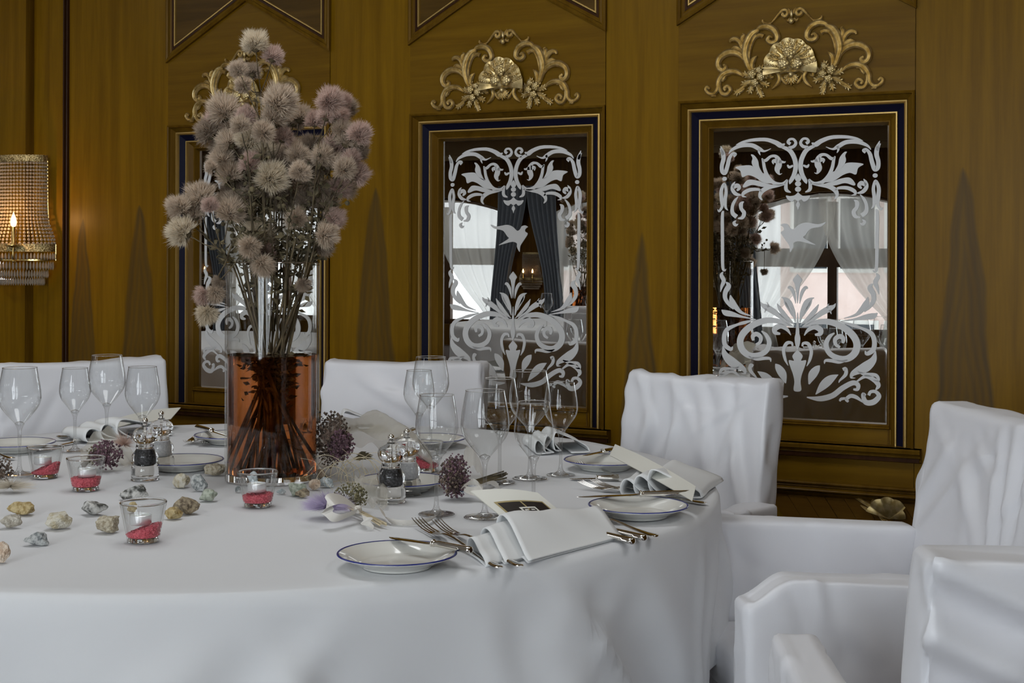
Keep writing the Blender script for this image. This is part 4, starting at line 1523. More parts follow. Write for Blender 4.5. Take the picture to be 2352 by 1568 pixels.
def mill(px, py, salt, label, h=.137):
    p = onz(px, py, TZ)
    e = empty('salt_mill' if salt else 'pepper_mill', (p.x, p.y, TZ + .0015), 0, label, 'salt mill' if salt else 'pepper mill', 'clear acrylic mills')
    k = h / .137
    body = [(.0001, .0), (.0285, .0), (.0300, .003), (.0298, .026), (.0270, .032), (.0262, .037), (.0285, .048), (.0282, .056), (.0225, .064), (.0195, .069), (.0205, .073), (.0195, .077), (.0185, .081),
            (.0245, .088), (.0275, .098), (.0250, .108), (.0170, .114), (.0085, .118), (.0070, .121), (.0001, .121)]
    b = MB(); b.lathe(crom([(r * k, z * k) for r, z in body], 3), 40); b.build('acrylic_body', MT['thick'], e, angle=50)
    b = MB(); b.lathe([(.0145 * k, .032 * k), (.0165 * k, .036 * k), (.0160 * k, .060 * k), (.0130 * k, .066 * k), (.0001, .066 * k)], 28); b.lathe([(.0001, .032 * k), (.0145 * k, .032 * k)], 28)
    b.build('salt_fill' if salt else 'peppercorn_fill', MT['salt' if salt else 'pepper'], e)
    b = MB(); b.lathe([(.0001, .008 * k), (.0135 * k, .008 * k), (.0150 * k, .012 * k), (.0150 * k, .030 * k), (.0001, .030 * k)], 8); b.tube([(0, 0, .03 * k), (0, 0, .122 * k)], .0022 * k, 8)
    b.build('grinder', MT['silver'], e, angle=40)
    b = MB(); b.ball((0, 0, .1305 * k), .0068 * k, 16, 10); b.lathe([(.0045 * k, .117 * k), (.005 * k, .125 * k)], 12)
    b.build('chrome_knob', MT['silver'], e, angle=None)
    return e


mill(333, 1102, False, 'clear pepper mill with black peppercorns on the left, in front of the salt mill')
mill(370, 1080, True, 'clear salt mill on the left, just behind the pepper mill')
mill(898, 1153, False, 'clear pepper mill with black peppercorns right of the vase')
mill(934, 1136, True, 'clear salt mill right of the vase, behind the pepper mill')

# ================================================================== candle glasses
MT['granules'] = noisy(mat('rose red granules', (.60, .09, .12), .6), (.48, .055, .08), (.70, .14, .17), 300, 2, bump=.6)
MT['alu'] = mat('aluminium candle cup', (.86, .86, .86), .35, .75)
MT['wax'] = mat('white candle wax', (.82, .81, .78), .5, 0, Subsurface_Weight=.2)


def votive(px, py, tilt_dir, label, tea=(0, 0), fill=(.014, .014)):
    p = onz(px, py, TZ)
    e = empty('candle_glass', (p.x, p.y, TZ + .0015), 0, label, 'candle glass', 'tealight glasses with red granules')
    R0, R1, H = .0275, .0405, .068
    b = MB()
    b.lathe([(.0001, .0), (R0, .0), (R0 + .0005, .004), (R1, H), (R1 - .0012, H + .0012), (R1 - .0034, H), (R0 - .001, .011), (R0 - .006, .008), (.0001, .0075)], 40)
    b.build('glass_cup', MT['cup'], e, angle=60)
    b = MB(); b.lathe([(.0001, .0002), (R0 - .0015, .0002), (R0 - .0008, .004), (R0 - .002, .0078), (.0001, .0080)], 36); b.build('glass_base', MT['thick'], e, angle=40)
    b = MB(); b.tube([((R1 - .0016) * math.cos(a * PI / 20), (R1 - .0016) * math.sin(a * PI / 20), H) for a in range(41)], .0019, 6, False); b.build('glass_rim', MT['thick'], e, angle=None)
    rnd = random.Random(int(px))
    # granules: a sloping bed of small grains
    b = MB()
    zt = lambda x, y: fill[0] + .012 + fill[1] * (x * math.cos(tilt_dir) + y * math.sin(tilt_dir)) / .03
    rr = lambda z: R0 - .003 + (R1 - R0) * z / H
    b.grid(28, 8, lambda u, v: ((lambda a, r: (r * math.cos(a), r * math.sin(a), min(zt(r * math.cos(a), r * math.sin(a)), .045) if v > .5 else .009 + (min(zt((rr(.02)) * math.cos(a), (rr(.02)) * math.sin(a)), .045) - .009) * v * 2))(2 * PI * u, rr(.01 + .02 * min(1, v * 2)) * (1 if v <= .5 else (1 - v) * 2))))
    for k in range(560):
        a, q = rnd.uniform(0, 2 * PI), math.sqrt(rnd.random())
        if k < 330:
            q = 1.0
            x, y = q * rr(.025) * math.cos(a), q * rr(.025) * math.sin(a)
            z = rnd.uniform(.010, max(.012, zt(x, y)))
            s = rr(z) / rr(.025)
            x, y = x * s, y * s
        else:
            x, y = q * rr(.025) * math.cos(a), q * rr(.025) * math.sin(a)
            z = zt(x, y)
        r = rnd.uniform(.0017, .0029)
        d = [Vector((rnd.uniform(-1, 1), rnd.uniform(-1, 1), rnd.uniform(-1, 1))).normalized() * r for _ in range(2)]
        d.append(d[0].cross(d[1]).normalized() * r)
        c = Vector((x, y, z))
        vs = [c + d[0], c - d[0], c + d[1], c - d[1], c + d[2], c - d[2]]
        b.add(vs, [(0, 2, 4), (2, 1, 4), (1, 3, 4), (3, 0, 4), (2, 0, 5), (1, 2, 5), (3, 1, 5), (0, 3, 5)])
    g = b.build('red_granules', MT['granules'], e, smooth=False)
    g['kind'] = 'stuff'
    zt0 = .029
    b = MB(); b.lathe([(.0001, 0), (.0175, 0), (.019, .002), (.019, .016), (.0182, .0165), (.0182, .0145), (.0001, .0145)], 32, (tea[0], tea[1], zt0)); t = b.build('tealight', MT['alu'], e, angle=40)
    b = MB(); b.lathe([(.0001, .0152), (.0181, .0150)], 24, (tea[0], tea[1], zt0)); b.tube([(tea[0], tea[1], zt0 + .015), (tea[0] + .001, tea[1], zt0 + .021)], .0007, 5); b.build('wax', MT['wax'], t)
    return e


votive(592, 1163, 0, 'candle glass with red granules in front of the flower vase', (-.002, 0), (.011, .002))
votive(329, 1244, .0, 'candle glass with red granules nearest the camera, among the stones', (-.006, .004), (.010, .010))
votive(197, 1126, 0, 'candle glass with red granules between the wine glass and the stones', (.002, 0), (.014, .0))
votive(104, 1097, .3, 'candle glass with red granules beside the leftmost wine glass', (-.006, .002), (.010, .012))
votive(978, 1082, PI, 'candle glass with red granules behind the right pair of mills', (.004, 0), (.010, .010))
# ================================================================== flower vase
VC = Vector((-.5375, 3.13, TZ + .0015))
VR = .105
MT['vase_glass'] = thin_glass('clear vase glass', (.965, .965, .96), .6)
MT['amber'] = mat('amber tinted water', (.57, .175, .042), 0.02, 0, Transmission_Weight=1.0, IOR=1.33)
vase = empty('glass_vase', VC, 0, 'tall clear cylinder vase half filled with amber water at the table centre', 'vase')
b = MB()
b.lathe([(VR, .0), (VR, .484)], 72)
b.lathe([(VR - .005, .018), (VR - .005, .484)], 72)
b.build('glass_cylinder', MT['vase_glass'], vase, angle=None)
b = MB(); b.lathe([(.0001, 0), (VR - .002, 0), (VR - .002, .016), (.0001, .016)], 64); b.build('glass_base', MT['thick'], vase, angle=40)
b = MB(); b.lathe([(VR - .005, .484), (VR - .0035, .4865), (VR - .0015, .4865), (VR, .484)], 72); b.build('glass_lip', MT['thick'], vase, angle=None)
b = MB(); b.lathe([(.0001, .0175), (VR - .0062, .0175), (VR - .0060, .279), (.0001, .2805)], 72); b.build('amber_water', MT['amber'], vase, angle=50)

# ------------------------------------------------------------------ dried thistle flowers
MT['fluff'] = [fluff('beige thistle down', (.60, .49, .385), (.78, .66, .53)), fluff('pink thistle down', (.60, .45, .385), (.78, .61, .53)),
               fluff('dusky thistle down', (.37, .29, .22), (.55, .45, .355)), fluff('cream thistle down', (.70, .60, .455), (.86, .77, .62))]
MT['core'] = noisy(mat('dry flower core', (.10, .07, .04), .9), (.06, .045, .025), (.16, .12, .06), 40, 3)
MT['stem'] = noisy(mat('dry stem', (.12, .09, .05), .9), (.07, .052, .030), (.19, .145, .08), 30, 3)
MT['dry_leaf'] = noisy(mat('dry leaf', (.12, .10, .05), .9), (.065, .055, .03), (.20, .16, .085), 25, 3)


def head_mesh(seed, mi):
    rnd = random.Random(seed)
    b = MB()
    b.cur = 1
    b.ball((0, 0, -.25), .34, 8, 6, (1, 1, 1.1))
    b.cur = 0
    for k in range(2800):
        d = Vector((rnd.gauss(0, 1), rnd.gauss(0, 1), rnd.gauss(0, 1))).normalized()
        if d.z < -.62:
            d.z *= -1
        r1 = rnd.uniform(.72, 1.06) * (1 + .34 * noise.noise(d * 1.7 + Vector((seed, 0, 0))) + .12 * noise.noise(d * 5 + Vector((seed, 3, 0))))
        r0 = rnd.uniform(.08, .35)
        side = d.orthogonal()
        side.rotate(Matrix.Rotation(rnd.uniform(0, 6.28), 3, d))
        w = rnd.uniform(.018, .030)
        c0 = Vector((0, 0, -.12))
        bend = Vector((rnd.uniform(-.17, .17), rnd.uniform(-.17, .17), rnd.uniform(-.17, .17)))
        mid = c0 + d * (r0 + r1) * .5
        tip = d * r1 + bend
        b.add([c0 + d * r0 - side * w, c0 + d * r0 + side * w, mid + side * w * .8, mid - side * w * .8, tip], [(0, 1, 2, 3), (3, 2, 4)])
    me = b.mesh('thistle_head', [MT['fluff'][mi], MT['core']], False)
    return me


HM = [[head_mesh(10 * m + s, m) for s in range(3)] for m in range(4)]
CF = lambda x, y: (360 + x / 2.613, 50 + y / 2.613)
CG = lambda x, y: (360 + x / 2.613, 560 + y / 2.613)
heads = [(590, 130, 74, 3), (700, 205, 58, 1), (490, 285, 54, 0), (570, 300, 52, 2), (520, 380, 48, 0), (740, 480, 100, 0), (700, 570, 72, 0), (540, 570, 62, 1), (560, 700, 84, 3), (640, 660, 64, 0),
         (630, 780, 78, 3), (560, 850, 64, 1), (690, 935, 88, 3), (430, 720, 68, 0), (390, 820, 68, 0), (440, 910, 72, 0), (1040, 470, 78, 1), (1120, 480, 52, 1), (1085, 560, 64, 1), (950, 590, 58, 1),
         (1020, 560, 54, 1), (1150, 700, 84, 0), (1220, 670, 68, 1), (1110, 640, 54, 0), (1070, 850, 62, 0), (1220, 770, 54, 2), (1210, 915, 64, 1), (1130, 880, 64, 0), (1100, 990, 62, 1), (920, 750, 68, 2),
         (850, 800, 68, 0), (760, 690, 54, 1), (260, 1050, 86, 0), (130, 1110, 68, 0), (150, 1260, 82, 3), (220, 1150, 64, 0), (320, 1100, 48, 1), (440, 1140, 78, 0), (610, 1280, 98, 3), (560, 1350, 62, 0),
         (640, 1440, 68, 0), (640, 1380, 64, 1), (840, 1180, 64, 0), (1070, 1180, 62, 1), (1020, 1280, 68, 0), (1000, 1350, 58, 2), (930, 950, 58, 2), (700, 1050, 62, 2), (600, 1000, 62, 2), (520, 960, 62, 2),
         (770, 1100, 58, 2), (880, 1080, 58, 2), (1010, 1080, 58, 0), (470, 1080, 54, 2), (1170, 820, 54, 1), (800, 980, 58, 2), (980, 1000, 60, 0), (860, 900, 62, 0), (1000, 800, 60, 0), (500, 620, 55, 0), (330, 870, 40, 0)]
heads = [(*CF(x, y), r / 2.613, m) for x, y, r, m in heads]
heads += [(*CG(x, y), r / 2.613, m) for x, y, r, m in ((280, 310, 54, 1), (350, 300, 56, 0), (300, 420, 62, 3), (370, 230, 40, 2), (640, 130, 64, 0), (880, 240, 44, 2))]
rnd = random.Random(77)
for k in range(30):
    heads.append((rnd.uniform(505, 800), rnd.uniform(320, 470), rnd.uniform(19, 27), 2 if rnd.random() < .6 else 0))
H3 = []
for k, (x, y, r, m) in enumerate(heads):
    dark = (m == 2)
    dd = rnd.uniform(.02, .14) if dark else rnd.uniform(-.15, .05)
    if k >= len(heads) - 30:
        dd = rnd.uniform(0, .16)
    if y > 640:
        dd = rnd.uniform(-.13, -.10)
    if abs(x - 626) > 170:
        dd *= .5
    dpt = VC.y + dd
    H3.append([ony(x, y, dpt), r * dpt / F, m, (x, y)])
# behind, seen in the mirrors: the bunch is as full on the far side
for k in range(26):
    a = rnd.uniform(.1, .9) * PI
    zz = rnd.uniform(1.38, 1.62)
    rad = .06 + .14 * min(1, (zz - 1.15) / .35) * rnd.uniform(.5, 1)
    p = Vector((VC.x + rad * math.cos(a), VC.y + rad * math.sin(a) * .8, zz))
    H3.append([p, rnd.uniform(.022, .034), rnd.choice((0, 0, 1, 2)), (-1, -1)])

# gather heads into sprigs of up to three
left = list(range(len(H3)))
sprigs = []
while left:
    i = left.pop(0)
    grp = [i]
    near = sorted(left, key=lambda j: (H3[j][0] - H3[i][0]).length)
    for j in near[:2]:
        if (H3[j][0] - H3[i][0]).length < .12:
            grp.append(j)
            left.remove(j)
    sprigs.append(grp)


def leaf_quad(mb, p, d, L, w, rnd):
    d = d.normalized()
    s = d.orthogonal()
    s.rotate(Matrix.Rotation(rnd.uniform(0, 6.28), 3, d))
    n = d.cross(s)
    mb.add([p, p + d * L * .45 + s * w, p + d * L + n * L * .2, p + d * L * .5 - s * w], [(0, 1, 2), (0, 2, 3)])


SPRIGS = []
for si, grp in enumerate(sprigs):
    c = sum((H3[j][0] for j in grp), Vector()) / len(grp)
    rad = max(H3[j][1] for j in grp)
    a = math.atan2(c.y - VC.y, c.x - VC.x)
    lat = Vector((c.x - VC.x, c.y - VC.y, 0))
    foot = Vector((VC.x - lat.x * .35 + rnd.uniform(-.03, .03), VC.y - lat.y * .35 + rnd.uniform(-.03, .03), TZ + .024))
    q = Vector((foot.x - VC.x, foot.y - VC.y, 0))
    if q.length > .08:
        foot = Vector((VC.x, VC.y, foot.z)) + q.normalized() * .08
    neck = Vector((VC.x, VC.y, 0)) + (lat.normalized() * min(.080, lat.length * .55) if lat.length > 1e-3 else Vector())
    neck.z = TZ + .46
    node = c + Vector((-lat.x * .22, -lat.y * .22, -rad * 1.4 - .03))
    if node.z < neck.z + .02:
        node.z = max(node.z, TZ + .40)
        if lat.length > .1:                       # hanging sprig: over the lip and down
            neck = Vector((VC.x, VC.y, 0)) + lat.normalized() * .088
            neck.z = TZ + .52
            node = c - Vector((lat.x * .12, lat.y * .12, -.045))
        else:
            node.z = (neck.z + c.z) / 2 - .02
    ptsm = [foot, foot.lerp(neck, .5) + Vector((rnd.uniform(-.012, .012), rnd.uniform(-.012, .012), 0)), neck, neck.lerp(node, .55) + Vector((rnd.uniform(-.008, .008), rnd.uniform(-.008, .008), 0)), node]
    line = [Vector(p) for p in crom([tuple(p) for p in ptsm], 5)]
    j0 = H3[grp[0]][3]
    e = empty('thistle_sprig', foot, 0, None, 'dried flower', 'dried thistle sprigs in the vase')
    b = MB()
    b.tube([p - foot for p in line], [.0030 - .0016 * i / len(line) for i in range(len(line))], 6)
    for j in grp:
        hp = H3[j][0]
        up = (hp - node).normalized() if (hp - node).length > .01 else Vector((0, 0, 1))
        base = hp - up * H3[j][1] * .4
        b.tube([node - foot, node.lerp(base, .5) + Vector((0, 0, -.006)) - foot, base - foot], [.0014, .0012, .0011], 5)
    b.build('stem', MT['stem'], e, angle=None)
    lf = MB()
    for k in range(34):
        t = rnd.uniform(.42, 1.0)
        p = line[min(len(line) - 1, int(t * (len(line) - 1)))]
        dv = Vector((rnd.gauss(0, 1), rnd.gauss(0, 1), rnd.uniform(-.3, 1)))
        if p.z < TZ + .47:
            dv *= .4
        L = rnd.uniform(.010, .026)
        pp = p + dv.normalized() * rnd.uniform(0, .018)
        if pp.z < TZ + .47 and (Vector((pp.x - VC.x, pp.y - VC.y))).length > .082:
            continue
        leaf_quad(lf, pp - foot, dv, L, L * rnd.uniform(.10, .24), rnd)
    for k in range(14):                                       # leaves soaking at the water line
        t = rnd.uniform(.18, .34)
        p = line[min(len(line) - 1, int(t * (len(line) - 1)))]
        dv = Vector((rnd.gauss(0, 1), rnd.gauss(0, 1), rnd.uniform(-.6, .6)))
        pp = p + dv.normalized() * rnd.uniform(0, .02)
        pp.z = TZ + .285 - abs(rnd.gauss(0, .045))
        if Vector((pp.x - VC.x, pp.y - VC.y)).length < .058 and pp.z > TZ + .04:
            leaf_quad(lf, pp - foot, dv * .5, rnd.uniform(.010, .018), .004, rnd)
    for k in range(5):                                        # fine side twigs with buds
        t = rnd.uniform(.55, .98)
        p = line[min(len(line) - 1, int(t * (len(line) - 1)))]
        if p.z < TZ + .50:
            continue
        dv = Vector((rnd.gauss(0, 1), rnd.gauss(0, 1), rnd.uniform(.2, 1.4))).normalized() * rnd.uniform(.02, .06)
        lf.tube([p - foot, p + dv * .5 - foot, p + dv - foot + Vector((0, 0, .005))], [.0008, .0007, .0005], 4)
        lf.ball(tuple(p + dv - foot), rnd.uniform(.003, .007), 6, 4)
    lf.build('dry_leaves', MT['dry_leaf'], e, smooth=False)
    for j in grp:
        hp, r, m, _ = H3[j]
        up = (hp - node).normalized() if (hp - node).length > .01 else Vector((0, 0, 1))
        rot = up.to_track_quat('Z', 'Y').to_matrix().to_4x4() @ Matrix.Rotation(rnd.uniform(0, 6.28), 4, 'Z')
        o = obj('thistle_head', HM[m][j % 3], e, M=Matrix.Translation(hp - foot) @ rot @ Matrix.Diagonal((r * 1.22, r * 1.22, r * 1.22, 1)))
    SPRIGS.append((e, grp))

# say which sprig is which
seen = {}
colw = ('beige', 'pinkish', 'dusky brown', 'cream')
for e, grp in SPRIGS:
    j = grp[0]
    x, y = H3[j][3]
    n = len(grp)
    num = ('single', 'paired', 'triple')[n - 1]
    if x < 0:
        e['label'] = 'dried thistle sprig on the far side of the vase bunch, facing the mirrors'
        e['group'] = 'thistle sprigs on the far side of the bunch'
        continue
    vert = 'topmost' if y < 180 else 'high' if y < 300 else 'upper-middle' if y < 400 else 'middle' if y < 500 else 'low' if y < 640 else 'lowest'
    hor = 'far left' if x < 450 else 'left' if x < 560 else 'centre-left' if x < 620 else 'centre' if x < 680 else 'centre-right' if x < 740 else 'right' if x < 790 else 'far right'
    lab = 'thistle sprig with %s %s head%s, %s %s of the bunch' % (num, colw[H3[j][2]], '' if n == 1 else 's', vert, hor)
    if lab in seen:
        seen[lab] += 1
        lab = lab + ('', ' behind another', ' next to its likeness', ' deepest in')[min(3, seen[lab] - 1)]
    else:
        seen[lab] = 1
    e['label'] = lab

# ================================================================== stones
def stone_mesh(seed, sx, sy, sz, rough):
    bm = bmesh.new()
    bmesh.ops.create_icosphere(bm, subdivisions=4, radius=1)
    rnd = random.Random(seed)
    cuts = [(Vector((rnd.gauss(0, 1), rnd.gauss(0, 1), rnd.gauss(0, .8))).normalized(), rnd.uniform(.55, .9)) for _ in range(11)]
    off = Vector((seed * 3.1, seed * 1.7, 0))
    for v in bm.verts:
        p = v.co.copy()
        for n, d in cuts:
            t = p.dot(n)
            if t > d:
                p -= n * (t - d) * .88
        p *= 1 + rough * (.22 * noise.noise(p * 1.6 + off) + .11 * noise.noise(p * 4 + off) + .05 * noise.noise(p * 10 + off))
        v.co = Vector((p.x * sx, p.y * sy, p.z * sz))
    zmin = min(v.co.z for v in bm.verts)
    for v in bm.verts:
        v.co.z -= zmin
        v.co.z = max(0.0, v.co.z - sz * .12)
    me = bpy.data.meshes.new('stone')
    bm.to_mesh(me)
    bm.free()
    return me


STM = {}
for nm, c1, c2, sc in (('gold', (.36, .25, .09), (.60, .48, .26), 55), ('white', (.62, .58, .50), (.40, .36, .29), 45), ('cream', (.52, .45, .30), (.70, .66, .56), 40), ('grey', (.20, .22, .22), (.55, .56, .55), 60),
                       ('speckled', (.07, .07, .06), (.68, .67, .64), 32), ('tan', (.34, .28, .19), (.58, .52, .40), 70), ('green', (.32, .36, .28), (.56, .60, .50), 50), ('peach', (.58, .42, .30), (.74, .62, .50), 40),
                       ('brown', (.16, .12, .08), (.44, .36, .24), 50), ('bluish', (.40, .46, .48), (.68, .72, .73), 50)):
    STM[nm] = noisy(mat(nm + ' quartz stone', c1, .75), c1, c2, sc * 2.2, 8, bump=.9, lo=.40, hi=.58, bscale=300)
stones = [(53, 1187, 64, 30, 'gold', 'flat golden stone at the left of the cloth'), (24, 1216, 48, 34, 'white', 'jagged whitish stone below the flat golden one'), (139, 1217, 66, 40, 'cream', 'cream faceted stone alone left of the near candle glass'),
          (86, 1257, 60, 34, 'grey', 'smooth blue-grey stone nearest the camera on the left'), (4, 1296, 44, 46, 'peach', 'rounded pinkish-white stone cut by the left frame edge'), (216, 1186, 60, 36, 'speckled', 'white and black speckled stone left of the near candle glass'),
          (309, 1150, 66, 34, 'speckled', 'white stone with dark specks behind the near candle glass'), (250, 1226, 60, 40, 'tan', 'tan grainy stone touching the near candle glass on its left'), (416, 1124, 44, 36, 'cream', 'pointed cream stone in front of the left plate'),
          (456, 1132, 42, 42, 'grey', 'pale grey rough stone left of the vase foot'), (478, 1155, 44, 30, 'green', 'greenish rounded stone below the rough grey one'), (428, 1184, 60, 38, 'brown', 'brown and white rough stone right of the near candle glass'),
          (400, 1196, 40, 30, 'gold', 'small amber stone right of the near candle glass'), (493, 1096, 50, 28, 'tan', 'tan stone with a dark end against the vase on its left'), (305, 1182, 24, 28, 'gold', 'small golden stone seen through the near candle glass'),
          (682, 1143, 46, 34, 'green', 'pale green stone at the right foot of the vase'), (724, 1130, 28, 26, 'peach', 'small peach stone beside the green one'), (752, 1124, 32, 32, 'bluish', 'small bluish-white stone under the raffia loops'),
          (694, 1147, 32, 22, 'brown', 'small brown stone before the pale green one'), (547, 1135, 14, 18, 'grey', 'tiny grey stone beside the front candle glass'), (581, 1122, 26, 34, 'bluish', 'pale stone between the front candle glass and the vase'),
          (737, 1102, 20, 22, 'peach', 'tiny orange stone by the vase under the raffia'), (646, 1139, 20, 16, 'bluish', 'tiny pale stone right of the front candle glass')]
for k, (x, y, w, h, mn, lab) in enumerate(stones):
    p = onz(x, y - 4, TZ)
    sx = w * p.y / F / 2 * 1.06
    sz = h * p.y / F / 2 * 1.02
    me = stone_mesh(k + 3, sx, sx * .8, sz, .9)
    me.materials.append(STM[mn])
    o = obj('quartz_stone', me, None, lab, 'stone', 'loose decorative stones', M=Matrix.Translation((p.x, p.y, TZ + .0012)))

# ================================================================== small bouquets, tulle, ribbon, raffia
MT['feather'] = [fluff('lilac feather', (.58, .51, .68), (.74, .67, .82), .5), fluff('blue feather', (.30, .36, .50), (.46, .54, .66), .4), fluff('ivory down', (.66, .60, .50), (.78, .73, .64), .4)]
MT['sedum'] = [noisy(mat('purple sedum', (.14, .07, .09), .9), (.08, .045, .05), (.24, .13, .17), 60, 2), noisy(mat('brown seed heads', (.12, .09, .07), .9), (.07, .05, .04), (.22, .16, .12), 60, 2),
               noisy(mat('olive dried moss', (.17, .15, .08), .9), (.09, .08, .04), (.30, .27, .15), 60, 2)]
MT['tulle'] = sheer('ivory tulle', (.80, .76, .66), .46)
MT['ribbon'] = mat('ivory ribbon', (.78, .74, .68), .6)
MT['raffia'] = mat('pale raffia', (.62, .53, .36), .7)


def down(mb, c, R, n, rnd, wd=.0006, sq=(1, 1, 1)):
    for k in range(n):
        d = Vector((rnd.gauss(0, 1), rnd.gauss(0, 1), rnd.gauss(0, .8))).normalized()
        if d.z < -.25:
            d.z *= -.5
        tip = Vector(c) + Vector((d.x * sq[0], d.y * sq[1], d.z * sq[2])) * R * rnd.uniform(.6, 1.1)
        s = d.orthogonal().normalized() * wd
        mb.add([Vector(c) + d * R * .08 - s, Vector(c) + d * R * .08 + s, tip], [(0, 1, 2)])


def berries(mb, c, R, n, rnd, r0, sq=(1, 1, 1)):
    for k in range(n):
        d = Vector((rnd.gauss(0, 1), rnd.gauss(0, 1), rnd.gauss(0, 1))).normalized() * R * rnd.uniform(.25, 1) ** .5
        p = Vector(c) + Vector((d.x * sq[0], d.y * sq[1], d.z * sq[2]))
        if p.z < r0:
            p.z = r0 + abs(rnd.gauss(0, .004))
        r = r0 * rnd.uniform(.6, 1.2)
        vs = [p + Vector(q) * r for q in ((1, 0, 0), (-1, 0, 0), (0, 1, 0), (0, -1, 0), (0, 0, 1), (0, 0, -1))]
        mb.add(vs, [(0, 2, 4), (2, 1, 4), (1, 3, 4), (3, 0, 4), (2, 0, 5), (1, 2, 5), (3, 1, 5), (0, 3, 5)])
        if k % 4 == 0:
            mb.tube([(c[0], c[1], max(.002, c[2] - R * .5)), tuple(p)], .0006, 3, False)


def strip(mb, pts, w, up=(0, 0, 1)):
    q = [Vector(p) for p in crom(pts, 6)]
    n = len(q)
    vs, fs = [], []
    for i, p in enumerate(q):
        t = (q[min(n - 1, i + 1)] - q[max(0, i - 1)]).normalized()
        s = Vector(up)
        s = (s - t * s.dot(t)).normalized()
        s2 = t.cross(s)
        wv = (s * .75 + s2 * .65).normalized() * w * (.6 + .4 * math.sin(PI * i / (n - 1)))
        vs += [p - wv, p + wv]
    for i in range(n - 1):
        fs.append((2 * i, 2 * i + 1, 2 * i + 3, 2 * i + 2))
    mb.add(vs, fs)


def loc(px, py, o, z=0.0):
    p = onz(px, py, TZ + z)
    return (p.x - o.x, p.y - o.y, z)


rb = random.Random(5)
# --- lilac bouquet with the ribbon bow
o_ = onz(790, 1175, TZ)
e = empty('ribbon_bouquet', (o_.x, o_.y, TZ + .002), 0, 'small bouquet with lilac feathers and an ivory ribbon bow, before the right pepper mill', 'bouquet')
b = MB(); down(b, loc(752, 1166, o_, .020), .056, 3200, rb, .0006, (1.0, .8, .6)); b.build('lilac_feather', MT['feather'][0], e, smooth=False)
b = MB(); berries(b, loc(806, 1142, o_, .030), .034, 260, rb, .0026, (1, 1, .8)); b.build('dried_moss', MT['sedum'][2], e, smooth=False)
b = MB()
for k in range(9):
    a0 = loc(800 + rb.uniform(-10, 10), 1165, o_, .012 + rb.uniform(0, .008)); a1 = loc(878 + rb.uniform(-6, 10), 1206 + rb.uniform(-6, 4), o_, .004 + rb.uniform(0, .006))
    b.tube([a0, a1], .0016, 5)
b.build('stem_bundle', MT['raffia'], e)
b = MB()
L1 = [loc(822, 1172, o_, .020), loc(790, 1150, o_, .045), loc(760, 1150, o_, .052), loc(752, 1176, o_, .030), loc(775, 1192, o_, .016), loc(820, 1176, o_, .020)]
strip(b, L1, .013)
strip(b, [loc(822, 1172, o_, .022), loc(836, 1190, o_, .020), loc(846, 1203, o_, .010), loc(858, 1214, o_, .002)], .012)
strip(b, [loc(826, 1170, o_, .020), loc(850, 1150, o_, .030), loc(872, 1166, o_, .020), loc(890, 1195, o_, .006), loc(930, 1203, o_, .004), loc(985, 1196, o_, .006), loc(1010, 1180, o_, .004)], .009)
b.ball(loc(822, 1172, o_, .022), .008, 8, 6)
rbn = b.build('ribbon_bow', MT['ribbon'], e, angle=None)
b = MB(); b.grid(16, 12, lambda u, v: (lambda q: (q[0], q[1], .004 + .042 * math.sin(PI * v) ** .7 * (1 - .3 * u) + .006 * math.sin(u * 19 + v * 7)))(loc(815 + 75 * u, 1130 + 32 * v + 10 * u, o_))); b.build('tulle_wrap', MT['tulle'], e, angle=None)

# --- sedum bouquet with blue feather
o_ = onz(1048, 1125, TZ)
e = empty('sedum_bouquet', (o_.x, o_.y, TZ + .002), 0, 'brown and purple sedum bouquet with a blue feather, between the front wine glasses', 'bouquet')
b = MB(); berries(b, loc(1046, 1096, o_, .045), .042, 480, rb, .0026, (.8, .8, 1.15)); b.build('sedum_cluster', MT['sedum'][0], e, smooth=False)
b = MB(); berries(b, loc(1040, 1098, o_, .045), .040, 260, rb, .0026, (.8, .8, 1.0)); b.build('seed_heads', MT['sedum'][1], e, smooth=False)
b = MB(); down(b, loc(1058, 1128, o_, .014), .032, 700, rb, .0006, (1, .8, .8)); b.build('blue_feather', MT['feather'][1], e, smooth=False)
b = MB(); strip(b, [loc(1062, 1120, o_, .030), loc(1085, 1108, o_, .036), loc(1105, 1118, o_, .030), loc(1090, 1130, o_, .018), loc(1066, 1124, o_, .024)], .012)
strip(b, [loc(1100, 1118, o_, .026), loc(1130, 1110, o_, .020), loc(1150, 1126, o_, .004), loc(1168, 1132, o_, .002)], .006); b.build('ribbon_bow', MT['ribbon'], e, angle=None)
b = MB()
for k in range(6):
    b.tube([loc(1090, 1105 + k * 2, o_, .02), loc(1160 + rb.uniform(-6, 6), 1084 + k * 3, o_, .012)], .0018, 5)
b.build('stem_bundle', MT['dry_leaf'], e)
b = MB(); b.grid(14, 10, lambda u, v: (lambda q: (q[0], q[1], .006 + .06 * math.sin(PI * u) * (1 - .5 * v) + .005 * math.sin(u * 23)))(loc(1050 + 60 * u, 1090 + 20 * v, o_))); b.build('tulle_wrap', MT['tulle'], e, angle=None)

# --- tulle-wrapped bouquet right of the vase
o_ = onz(800, 1085, TZ)
e = empty('tulle_bouquet', (o_.x, o_.y, TZ + .002), 0, 'bouquet of dark seed heads wrapped in cream tulle, right behind the vase', 'bouquet')
b = MB(); berries(b, loc(760, 1010, o_, .085), .062, 560, rb, .0032, (.75, .75, 1.05)); b.build('seed_heads', MT['sedum'][1], e, smooth=False)
b = MB(); berries(b, loc(784, 1024, o_, .075), .045, 300, rb, .0032, (.7, .7, .8)); b.build('sedum_cluster', MT['sedum'][0], e, smooth=False)
b = MB(); down(b, loc(764, 1016, o_, .08), .055, 600, rb, .0006, (.7, .7, 1)); b.build('pink_down', MT['fluff'][1], e, smooth=False)
b = MB()


